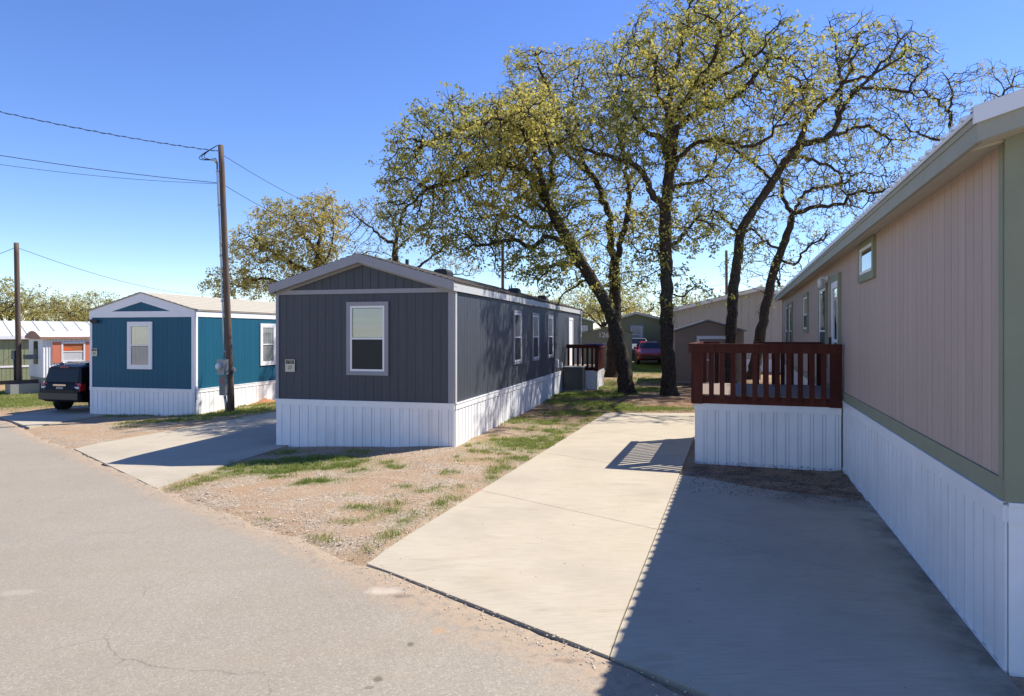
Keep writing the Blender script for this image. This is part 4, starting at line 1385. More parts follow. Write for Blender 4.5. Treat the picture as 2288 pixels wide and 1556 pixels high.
def build_background():
    # white trailer with orange shutters (long side lit, faces the drive)
    ax = R(41)
    t = empty('trailer_home', (-23.25, 33.0, 0), R(90) - ax)   # local x along its length
    tag(t, 'old white ribbed trailer with orange shutters and rounded roof end', 'trailer')
    z0, z1, L, W = .30, 2.32, 9.0, 2.35
    MB().box(0, L, 0, W, z0, z1).build('wall', M['white_trim'], t)
    x = 0
    me = MB().prism([(0, 0, z0), (.025, -.016, z0), (.07, -.016, z0), (.095, 0, z0)], (0, 0, z1 - z0 - .03)).mesh('wall_rib', M['white_trim'])
    while x < L - .1:
        o = bpy.data.objects.new('wall_rib', me); o.location = (x + .01, -.001, 0); o.parent = t; link(o)
        x += .125
    # roof: shallow arch with a rust-brown end cap
    arch = lambda n=9: [(-.12 + (W + .24) * i / n, z1 + .02 + .26 * math.sin(math.pi * i / n)) for i in range(n + 1)]
    pr = arch()
    MB().prism([(-.12, y, z) for y, z in pr] + [(-.12, W + .12, z1 - .04), (-.12, -.12, z1 - .04)], (L + .2, 0, 0)).build('roof', M['white_trim'], t)
    MB().prism([(-.15, y, z + .02) for y, z in pr] + [(-.15, W + .12, z1 - .1), (-.15, -.12, z1 - .1)], (.028, 0, 0)).build('roof_end', M['rust_trim'], t)
    MB().box(-.12, L, -.16, -.121, z1 - .10, z1 + .0).build('gutter', M['rust_trim'], t)
    MB().box(.05, L, .05, W - .05, -.7, z0).build('skirting', M['plate_gray'], t)
    cas = wmesh('window', M['white_trim'], [(.80, .88, .02, .06, 1.05, 2.05), (1.78, 1.86, .02, .06, 1.05, 2.05), (.88, 1.78, .02, .058, 1.97, 2.05), (.88, 1.78, .02, .058, 1.05, 1.12)], t)
    wmesh('pane', M['orange_curtain'], [(.88, 1.78, .02, .03, 1.60, 1.97)], cas)
    wmesh('pane', M['curtain'], [(.88, 1.78, .02, .03, 1.12, 1.55)], cas)
    wmesh('meeting_rail', M['white_paint'], [(.88, 1.78, .02, .045, 1.55, 1.60)], cas)
    wmesh('valance', M['orange_bright'], [(.90, 1.26, .031, .038, 1.63, 1.75)], cas)
    for u in (.42, 1.88):
        wmesh('shutter', M['orange_shutter'], [(u, u + .37, .022, .05, 1.02, 2.06)], t)
    # end window with dark box, tow hitch
    MB().box(-.04, -.001, .75, 1.35, .95, 2.1).build('window', M['car_glass'], t)
    MB().box(-.45, -.05, .75, 1.45, 1.2, 1.42).build('air_conditioner', M['box_dark'], t)
    MB().box(-2.0, .1, .9, 1.15, .0, .17).build('tow_hitch', M['pole_wood'], t)
    MB().box(-1.2, .0, .4, 1.4, -.7, -.0).build('step', M['plate_gray'], t)
    # sage-green home with metal roof behind it
    simple_home('mobile_home', 'sage green mobile home with standing seam metal roof beyond the trailer', (-41.0, 25.5, 0), R(90) - ax, 30, 4.4, -.45, 2.35, .85, 'sage_wall', 'metal_sheet', 'white_trim', rib=.75, skirt='sage_wall', skirt_h=1.05, band='olive_wall', group='homes in the background')
    # beige home end behind the shed
    hb = empty('mobile_home', (9.2, 39.0, .3), -R(14))
    tag(hb, 'large beige gabled home behind the brown shed', 'mobile home', 'homes in the background')
    W = 9.0
    xm = W * .56
    MB().box(0, W, 0, 12, 0, 3.55).build('wall', M['beige_wall'], hb)
    MB().prism([(0, 0, 3.55), (W, 0, 3.55), (xm, 0, 4.75)], (0, 12, 0)).build('gable', M['beige_wall'], hb)
    b = MB()
    x = 0
    while x < W - .05:
        f = lambda q: 3.55 + 1.2 * (q / xm if q < xm else (W - q) / (W - xm))
        b.prism([(x + .02, -.001, .75), (x + .38, -.001, .75), (x + .38, -.001, f(min(x + .38, W)) - .15), (x + .02, -.001, f(x + .02) - .15)], (0, -.014, 0))
        x += .4
    o = b.build('siding', M['beige_wall'], hb); o['kind'] = 'stuff'
    MB().box(-.02, W + .02, -.03, .3, -.5, .72).build('skirting', M['white_trim'], hb)
    for (xa, za, xb, zb) in ((-.3, 3.47, xm, 4.75), (xm, 4.75, W + .3, 3.46)):
        MB().prism([(xa, -.3, za + .08), (xb, -.3, zb + .08), (xb, -.3, zb), (xa, -.3, za)], (0, 12.6, 0)).build('roof', M['tan_shingle'], hb)
        MB().prism([(xa, -.33, za + .09), (xb, -.33, zb + .09), (xb, -.33, zb - .14), (xa, -.33, za - .14)], (0, .028, 0)).build('gable_fascia', M['white_trim'], hb)
    # brown shed with white door frame
    x, y = at(1508, 862, 31).xy
    s = empty('shed', (x, y, g(x, y)), -R(12))
    tag(s, 'small brown gabled shed with white door frame behind the oaks', 'shed', 'garden sheds')
    W = 3.05
    MB().box(0, W, 0, 3, .10, 2.42).build('wall', M['brown_wall'], s)
    MB().prism([(0, 0, 2.42), (W, 0, 2.42), (W * .48, 0, 2.88)], (0, 3, 0)).build('gable', M['brown_wall'], s)
    for (xa, za, xb, zb) in ((-.12, 2.40, W * .48, 2.9), (W * .48, 2.9, W + .12, 2.40)):
        MB().prism([(xa, -.15, za + .06), (xb, -.15, zb + .06), (xb, -.15, zb), (xa, -.15, za)], (0, 3.3, 0)).build('roof', M['gray_trim'], s)
    d = wmesh('door_frame', M['white_trim'], [(.98, 1.10, .001, .05, .2, 2.2), (2.30, 2.42, .001, .05, .2, 2.2), (1.10, 2.30, .001, .048, 2.05, 2.2)], s)
    wmesh('door', M['brown_wall'], [(1.11, 1.69, .001, .03, .2, 2.04), (1.71, 2.29, .001, .03, .2, 2.04)], s)
    MB().box(1.4, 1.62, -.045, -.031, 1.05, 1.13).build('latch', M['white_trim'], s)
    MB().box(-.05, W + .05, -.06, 3, -.35, .10).build('base', M['plate_gray'], s)
    # olive home with white-framed door, behind the cars
    ho = empty('mobile_home', (7.55, 51.0, .4), -R(8))
    tag(ho, 'olive green gabled home behind the parked cars', 'mobile home', 'homes in the background')
    W = 4.3
    MB().box(0, W, 0, 10, 0, 3.05).build('wall', M['olive_wall'], ho)
    MB().prism([(0, 0, 3.05), (W, 0, 3.05), (W * .44, 0, 3.62)], (0, 10, 0)).build('gable', M['olive_wall'], ho)
    for (xa, za, xb, zb) in ((-.2, 3.02, W * .44, 3.66), (W * .44, 3.66, W + .2, 3.02)):
        MB().prism([(xa, -.25, za + .07), (xb, -.25, zb + .07), (xb, -.25, zb), (xa, -.25, za)], (0, 10.4, 0)).build('roof', M['tan_shingle'], ho)
        MB().prism([(xa, -.28, za + .08), (xb, -.28, zb + .08), (xb, -.28, zb - .1), (xa, -.28, za - .1)], (0, .028, 0)).build('gable_fascia', M['tan_soffit'], ho)
    wpiece('corner_board', M['tan_soffit'], 'F', W - .13, W, 0, .03, 0, 3.05, ho)
    wmesh('corner_board', M['tan_soffit'], [(0, .2, .0, .03, 0, 3.0)], ho, W, 'R')
    window(ho, 'F', 1.55, 2.35, 1.4, 2.6, cmat='gray_trim', casing=.12, upper='curtain', lower='curtain')
    # dull green shed with number, beside the porch
    x, y = at(1299, 860, 40).xy
    sh = empty('shed', (x, y, g(x, y)), -R(6))
    tag(sh, 'dull green shed with white house numbers behind the small red porch', 'shed', 'garden sheds')
    W = 3.0
    MB().box(0, W, 0, 3.5, -.2, 2.15).build('wall', M['dkgreen_wall'], sh)
    MB().prism([(0, 0, 2.15), (W, 0, 2.15), (W * .62, 0, 2.62)], (0, 3.5, 0)).build('gable', M['dkgreen_wall'], sh)
    for (xa, za, xb, zb) in ((-.1, 2.14, W * .62, 2.64), (W * .62, 2.64, W + .1, 2.14)):
        MB().prism([(xa, -.1, za + .05), (xb, -.1, zb + .05), (xb, -.1, zb), (xa, -.1, za)], (0, 3.7, 0)).build('roof', M['dkgreen_wall'], sh)
    text_on(sh, '126', .42, (1.32, -.01, 2.02), (R(90), 0, 0), M['white_paint'])
    # green home with bright eave, just past the end of the grey home
    hg = empty('mobile_home', (-1.2, 48.0, .3), -R(5))
    tag(hg, 'green home with white eave past the end of the dark grey home', 'mobile home', 'homes in the background')
    MB().box(0, 7.0, 0, 9, -.2, 3.0).build('wall', M['dkgreen_wall'], hg)
    MB().prism([(0, 0, 3.0), (7.0, 0, 3.0), (3.5, 0, 4.0)], (0, 9, 0)).build('gable', M['dkgreen_wall'], hg)
    for (xa, za, xb, zb) in ((-.2, 2.96, 3.5, 4.02), (3.5, 4.02, 7.2, 2.96)):
        MB().prism([(xa, -.25, za + .07), (xb, -.25, zb + .07), (xb, -.25, zb), (xa, -.25, za)], (0, 9.4, 0)).build('roof', M['metal_roof'], hg)
    wmesh('window', M['white_paint'], [(5.2, 6.6, .001, .04, 1.9, 2.75)], hg)
    wmesh('shutter_slat', M['curtain'], [(5.28 + .16 * i, 5.40 + .16 * i, .041, .05, 1.95, 2.7) for i in range(8)], hg)

build_background()

# ------------------------------------------------------------------ poles and cables
def pole(name, label, base, top, r0, r1, group='utility poles'):
    o = empty(name, base)
    tag(o, label, 'utility pole', group)
    b = Vector(base); t = Vector(top)
    n = 14
    pts = [(t - b) * (i / n) for i in range(n + 1)]
    pts[0] = pts[0] - Vector((0, 0, .3))
    MB().tube(pts, [r0 + (r1 - r0) * i / n for i in range(n + 1)], 12).build('post', M['pole_wood'], o, True)
    return o, (t - b)

pb = gp(517, 923)
p1, p1v = pole('utility_pole', 'tall leaning wooden utility pole with meter boxes by the blue home', pb, at(493.5, 325, pb.y), .125, .095)
def pole_attach(o, v):
    f = lambda t, dx, dy: v * t + Vector((dx, dy, 0))
    ux, uy = -.6, -.8     # towards the road side of the pole
    H = v.length
    side = Vector((-.86, -.5, 0))
    # conduit
    c = [v * (t / H) + side * (.15 + .02 * (t < 2)) for t in (1.95, 3, 5, 7, 8.9)]
    MB().tube(c, .032, 8).build('conduit', M['galv'], o, True)
    b = MB()
    for t in (2.2, 4.0, 5.6, 7.4, 8.6):
        b.tube([v * (t / H) + side * .11 + Vector((0, 0, -.02)), v * (t / H) + side * .19 + Vector((0, 0, .02))], .05, 8)
    b.build('conduit_strap', M['galv'], o)
    # weatherhead and drip loops
    wh = v * (8.9 / H) + side * .16
    MB().tube([wh, wh + Vector((-.05, -.03, .12)), wh + Vector((-.17, -.05, .10))], [.05, .065, .045], 8).build('weatherhead', M['galv'], o, True)
    for k in range(3):
        a = wh + Vector((-.15, -.05, .10))
        e = v * (9.55 / H) + side * .1
        pts = [a.lerp(e, i / 10) + Vector((-.38 - .09 * k, 0, -.1 - .04 * k)) * math.sin(math.pi * i / 10) for i in range(11)]
        MB().tube(pts, .014, 5).build('drip_loop', M['cable'], o, True)
    # meter box with round meter, breaker box below
    yaw = R(-28)
    e1 = bpy.data.objects.new('meter_box', None); link(e1); e1.parent = o
    e1.location = v * (1.62 / H) + side * .235; e1.rotation_euler = (0, 0, yaw)
    e1.empty_display_size = .1
    MB().box(-.19, .19, -.09, .10, -.24, .30).build('cabinet', M['box_gray'], e1)
    MB().tube([(-.03, -.09, .05), (-.03, -.13, .05), (-.03, -.20, .05), (-.03, -.215, .05)], [.125, .125, .105, .08], 16).build('meter_glass', M['lens_clear'], e1, True)
    e2 = bpy.data.objects.new('breaker_box', None); link(e2); e2.parent = o
    e2.location = v * (.98 / H) + side * .215; e2.rotation_euler = (0, 0, yaw)
    e2.empty_display_size = .1
    MB().box(-.15, .15, -.075, .09, -.34, .36).build('cabinet', M['box_dark'], e2)
    MB().box(-.06, .06, -.081, -.0755, .10, .20).build('sticker', M['red_sticker'], e2)
    MB().tube([v * (.62 / H) + side * .2, v * (.3 / H) + side * .17, Vector((0, 0, -.1)) + side * .15], .05, 8).build('conduit', M['galv'], o, True)
    MB().tube([v * (1.55 / H) + Vector((.1, 0, 0)), v * (1.55 / H) + Vector((.2, -.02, 0))], .07, 8).build('junction_box', M['galv'], o)
pole_attach(p1, p1v)
pb2 = gp(43, 879)
p2, p2v = pole('utility_pole', 'short wooden utility pole beside the white trailer', pb2, at(36.5, 543, pb2.y), .13, .11)
MB().tube([p2v * .02 + Vector((-.12, -.08, 0)), p2v * .28 + Vector((-.12, -.08, 0))], .07, 8).build('cable_guard', M['cable'], p2, True)
MB().box(-.28, -.12, -.18, -.04, 1.7, 2.15).build('meter_box', M['box_dark'], p2)
pole('utility_pole', 'distant wooden utility pole rising behind the dark grey roof', (at(1124, 780, 50).x, 50, .3), at(1123, 535, 50), .14, .11)
pole('utility_pole', 'distant thin utility pole behind the leaning oak trunks', (at(1624, 780, 52).x, 52, .3), at(1623, 560, 52), .12, .10)

def cable(label, a, b, sag, r=.014, twist=False, n=40):
    a, b = Vector(a), Vector(b)
    pts = [a.lerp(b, i / n) - Vector((0, 0, sag * 4 * (i / n) * (1 - i / n))) for i in range(n + 1)]
    m = MB().tube(pts, r, 5)
    if twist:
        q = []
        n2 = 240
        for i in range(n2 + 1):
            t = i / n2
            p = a.lerp(b, t) - Vector((0, 0, sag * 4 * t * (1 - t)))
            q.append(p + Vector((0, math.cos(t * 190) * .022, math.sin(t * 190) * .022)))
        m.tube(q, r * .8, 4)
    o = m.build('overhead_cable', M['cable'], None, True)
    tag(o, label, 'cable', 'overhead cables')

y1 = pb.y
cable('twisted upper overhead cable running in from the upper edge to the tall pole', at(-700, 62, 17), at(487, 338, y1), .35, .010, True)
cable('lower overhead cable running in to the tall leaning pole', at(-700, 215, 17), at(488, 409, y1), .25, .011)
cable('thin lower overhead cable just beneath the other one at the tall pole', at(-700, 235, 17), at(488, 411, y1), .4, .007)
cable('overhead cable from the tall pole top to behind the oak beyond it', at(500, 348, y1), at(760, 480, 46), .25, .011)
cable('overhead cable from the tall pole middle to behind the oak beyond it', at(503, 415, y1), at(690, 505, 46), .2, .011)
cable('overhead cable from the short pole sagging to behind the blue roof', at(37, 553, pb2.y), at(480, 660, 62), .6, .012)
cable('overhead cable entering past the short wooden pole top', at(-300, 640, 30), at(37, 552, pb2.y), .3, .012)
cable('faint distant cables behind the leaning oaks', at(1480, 655, 60), at(1700, 615, 52), .2, .012)

# ------------------------------------------------------------------ cars
def car(name, label, loc, yaw, st, paint, W, wheels, roof_rails=False, rear=True, group=None, wheel_r=.36):
    """st: stations (y, zlow, zbelt, ztop, wlow, wbelt, wtop) from rear to front"""
    c = empty(name, loc, yaw)
    tag(c, label, 'car', group)
    def sect(s):
        y, zl, zb, zt, wl, wb, wt = s
        h = [(wl, zl), (wb, zl + (zb - zl) * .35), (wb * 1.0, zb - .06), (wb * .985, zb), (wt, zt - .05), (wt * .86, zt)]
        return [(x, y, z) for x, z in h] + [(-x, y, z) for x, z in h[::-1]]
    b = MB()
    secs = [sect(s) for s in st]
    n = len(secs[0])
    for q in secs:
        b.v.extend(q)
    for i in range(len(secs) - 1):
        for k in range(n):
            k2 = (k + 1) % n
            b.f.append((i * n + k, (i + 1) * n + k, (i + 1) * n + k2, i * n + k2))
    b.f.append(tuple(range(n)))
    b.f.append(tuple((len(secs) - 1) * n + k for k in range(n))[::-1])
    body = b.build('body', M[paint], c, True)
    body.data.polygons.foreach_set('use_smooth', [False] * len(body.data.polygons))
    md = body.modifiers.new('round', 'BEVEL'); md.width = .035; md.segments = 2; md.limit_method = 'ANGLE'; md.angle_limit = R(20)
    # wheels
    for (wy, sx) in [(wy, sx) for wy in wheels for sx in (-1, 1)]:
        x0 = sx * (W / 2 - .22)
        x1 = sx * (W / 2 + .005)
        w = bpy.data.objects.new('wheel', None); link(w); w.parent = c; w.location = (0, wy, wheel_r); w.empty_display_size = .1
        r = wheel_r
        MB().tube([(x0, 0, 0), (x0 + sx * .02, 0, 0), (x1 - sx * .03, 0, 0), (x1, 0, 0)], [r * .9, r, r, r * .88], 22).build('tyre', M['tyre'], w, True)
        MB().tube([(x1 - sx * .02, 0, 0), (x1 + sx * .006, 0, 0), (x1 + sx * .01, 0, 0)], [r * .64, r * .64, r * .3], 14).build('rim', M['rim'], w)
        MB().tube([(sx * (W / 2 - .1), wy, r), (sx * (W / 2 - .008), wy, r)], r * 1.15, 20).build('wheel_arch', M['black_plastic'], c)
    return c

def glass_quad(c, pts, name='window', m='car_glass', d=.012):
    p = [Vector(q) for q in pts]
    nrm = (p[1] - p[0]).cross(p[2] - p[0]).normalized()
    MB().prism([q + nrm * .003 for q in p], nrm * d).build(name, M[m], c)

def build_suv():
    st = [(.02, .50, .82, .84, .78, .86, .80), (.10, .42, 1.06, 1.08, .80, .90, .84), (.16, .40, 1.08, 1.12, .82, .91, .85), (.27, .38, 1.08, 1.70, .84, .915, .77),
          (.52, .36, 1.08, 1.76, .84, .915, .77), (1.6, .34, 1.06, 1.79, .84, .915, .77), (2.55, .34, 1.04, 1.76, .84, .915, .75), (3.15, .34, 1.03, 1.14, .84, .91, .78),
          (4.1, .36, .98, 1.04, .82, .90, .80), (4.42, .42, .82, .86, .76, .84, .72)]
    a, b = gp(86, 924), gp(178, 926)
    base = gp(132, 925)
    c = car('suv', 'black sport utility vehicle parked beside the teal blue home', (base.x - .02, base.y, base.z + .035), -R(15), st, 'car_black', 1.84, (.95, 3.55), wheel_r=.36)
    # rear glass, lamps, bumper, plate, trim
    glass_quad(c, [(-.74, .175, 1.16), (.74, .175, 1.16), (.68, .258, 1.60), (-.68, .258, 1.60)], 'rear_window')
    for s in (-1, 1):
        glass_quad(c, [(s * .905, .75, 1.13), (s * .905, 1.45, 1.13), (s * .815, 1.42, 1.64), (s * .815, .80, 1.64)][::s], 'side_window')
        glass_quad(c, [(s * .905, 1.55, 1.13), (s * .905, 2.85, 1.13), (s * .805, 2.5, 1.62), (s * .815, 1.52, 1.64)][::s], 'side_window')
        tl = MB().prism([(s * .66, .075, .80), (s * .905, .095, .80), (s * .905, .145, 1.10), (s * .66, .14, 1.10)], (0, -.035, 0)).build('tail_light', M['tail_red'], c)
        MB().box(s * .68, s * .89, .055, .066, .90, .98).build('reversing_lens', M['lens_clear'], tl)
        MB().box(s * .906, s * .925, .10, .30, .82, 1.08).build('tail_light_wrap', M['tail_red'], tl)
        MB().tube([(s * .62, .55, 1.80), (s * .60, .75, 1.84), (s * .59, 2.2, 1.84), (s * .58, 2.4, 1.79)], .022, 6).build('roof_rail', M['chrome'], c, True)
        MB().box(s * .57, s * .64, .62, .72, 1.74, 1.84).build('roof_rail_foot', M['black_plastic'], c)
    MB().prism([(-.92, -.04, .50), (.92, -.04, .50), (.92, .14, .44), (-.92, .14, .44)], (0, 0, .24)).build('rear_bumper', M['bumper'], c)
    MB().box(-.30, .30, .03, .055, 1.00, 1.06).build('tailgate_trim', M['chrome'], c)
    MB().box(-.16, .16, .035, .05, .82, .97).build('licence_plate', M['plate_gray'], c)
    MB().box(-.20, .20, .235, .262, 1.665, 1.70).build('brake_light', M['tail_red'], c)
    for yy in (.9, 1.9):
        MB().box(-.62, .62, yy, yy + .05, 1.845, 1.875).build('roof_bar', M['chrome'], c)

def build_far_cars():
    st = [(.0, .45, .80, .82, .70, .78, .72), (.25, .35, .95, 1.0, .78, .86, .78), (.7, .3, .98, 1.42, .82, .88, .62), (1.9, .28, .96, 1.48, .82, .89, .60), (2.6, .28, .95, 1.40, .82, .89, .62),
          (3.35, .28, .92, .96, .82, .89, .78), (4.0, .30, .84, .88, .80, .87, .70), (4.3, .38, .66, .70, .70, .76, .60)]
    y = 45.5
    for nm, lb, px, yy, paint, dz in (('car', 'red compact car with dark windscreen parked far between the oaks', 1446, 46.5, 'car_red', 0), ('car', 'silver car parked behind the red car between the oaks', 1421, 52.0, 'car_silver', .2)):
        p = at(px, 800, yy)
        # nose towards the viewer: turned about the vertical
        c = car(nm, lb, (p.x, p.y, g(p.x, p.y) + .0 + dz), R(180 - 8), st, paint, 1.78, (.8, 3.4), group='cars parked beyond the oaks', wheel_r=.31)
        glass_quad(c, [(-.70, 3.22, 1.03), (.70, 3.22, 1.03), (.55, 2.66, 1.39), (-.55, 2.66, 1.39)][::-1], 'windscreen')
        for s in (-1, 1):
            glass_quad(c, [(s * .875, 1.0, 1.0), (s * .875, 2.9, 1.0), (s * .66, 2.5, 1.38), (s * .66, 1.0, 1.38)][::s], 'side_window')
            MB().prism([(s * .50, 4.16, .66), (s * .76, 4.02, .66), (s * .76, 3.96, .82), (s * .55, 4.10, .80)], (0, .05, 0)).build('headlight', M['lens_clear'], c)
            MB().box(s * .88, s * 1.04, 2.75, 2.9, .98, 1.12).build('mirror', M[paint], c)
        MB().box(-.55, .55, 4.24, 4.33, .38, .60).build('grille', M['black_plastic'], c)

build_suv()
build_far_cars()

# ------------------------------------------------------------------ trees
def tree_skeleton(seed, limbs, crowns, step=.24, infl=2.2, kill=.40, iters=120, jit=.65, droop=.0, grow_above=2.2):
    """limbs: list of (points, r_start, r_end); crowns: (centre, rx, ry, rz, n). Space colonisation from the traced limbs."""
    rng = np.random.default_rng(seed)
    rnd = random.Random(seed)
    pos, par, rmin, can = [], [], [], []
    def resample(pts, st):
        pts = [Vector(p) for p in pts]
        if len(pts) > 2:
            q = []
            P = [pts[0] * 2 - pts[1]] + pts + [pts[-1] * 2 - pts[-2]]
            for i in range(1, len(P) - 2):
                for k in range(8):
                    t = k / 8
                    a, b, c, d = P[i - 1], P[i], P[i + 1], P[i + 2]
                    q.append(.5 * ((2 * b) + (c - a) * t + (2 * a - 5 * b + 4 * c - d) * t * t + (3 * b - a - 3 * c + d) * t ** 3))
            q.append(pts[-1])
            pts = q
        out = [pts[0]]
        acc = 0
        for a, b in zip(pts[:-1], pts[1:]):
            L = (b - a).length
            d = st - acc
            while d <= L:
                out.append(a.lerp(b, d / L))
                d += st
            acc = (acc + L) % st if L > 0 else acc
        return out
    zbase = limbs[0][0][0][2]
    for li, (pts, ra, rb) in enumerate(limbs):
        rs = resample(pts, step)
        if li == 0:
            prev = -1
        else:
            d = [(Vector(p) - rs[0]).length_squared for p in pos]
            prev = int(np.argmin(d))
            rs = rs[1:] if d[prev] < step * step * .6 else rs
        for i, p in enumerate(rs):
            t = i / max(1, len(rs) - 1)
            j = Vector((rnd.gauss(0, 1), rnd.gauss(0, 1), rnd.gauss(0, .7))) * (.05 if li else .02)
            pos.append(tuple(p + (j if i else Vector((0, 0, 0)))))
            par.append(prev)
            prev = len(pos) - 1
            rmin.append(ra + (rb - ra) * t)
            can.append(p.z - zbase > grow_above and t > .25)
    A = []
    for (c, rx, ry, rz, n) in crowns:
        n = int(n * 1.35)
        v = rng.normal(size=(n, 3))
        v /= np.linalg.norm(v, axis=1, keepdims=True)
        rr = rng.random((n, 1)) ** (1 / 2.4)
        A.append(np.array(c) + v * rr * np.array([rx, ry, rz]))
    A = np.concatenate(A)
    P = np.array(pos)
    canA = np.array(can)
    src = np.where(canA)[0]
    if len(src) == 0: src = np.arange(len(P))
    D = ((A[:, None, :] - P[None, src, :]) ** 2).sum(2)
    near = src[D.argmin(1)]
    dist = D.min(1)
    alive = dist > kill * kill
    pos = [np.array(p) for p in pos]
    kids = {}
    for it in range(iters):
        lim = (infl if it > 25 else 6.0) ** 2
        act = np.where(alive & (dist < lim))[0]
        if len(act) == 0: break
        nd = near[act]
        dirs = A[act] - np.array(pos)[nd]
        dirs /= (np.linalg.norm(dirs, axis=1, keepdims=True) + 1e-9)
        un, inv = np.unique(nd, return_inverse=True)
        s = np.zeros((len(un), 3))
        np.add.at(s, inv, dirs)
        s += rng.normal(size=s.shape) * jit * (np.linalg.norm(s, axis=1, keepdims=True) * .5 + .3)
        s[:, 2] -= droop
        s /= (np.linalg.norm(s, axis=1, keepdims=True) + 1e-9)
        new = []
        for k, u in enumerate(un):
            ch = kids.setdefault(int(u), [])
            q = pos[u] + s[k] * step
            if len(ch) >= 3 or any(((q - pos[c_]) ** 2).sum() < (step * .45) ** 2 for c_ in ch):
                # crowded: give these attractors up now and then
                m = act[inv == k]
                alive[m[rng.random(len(m)) < .5]] = False
                continue
            pos.append(q); par.append(int(u)); rmin.append(0.0)
            idx = len(pos) - 1
            ch.append(idx)
            new.append(idx)
        if not new: continue
        NP = np.array([pos[i] for i in new])
        aa = np.where(alive)[0]
        D = ((A[aa][:, None, :] - NP[None]) ** 2).sum(2)
        dm = D.min(1)
        am = D.argmin(1)
        better = dm < dist[aa]
        ia = aa[better]
        dist[ia] = dm[better]
        near[ia] = np.array(new)[am[better]]
        alive &= dist > kill * kill
    return pos, par, rmin

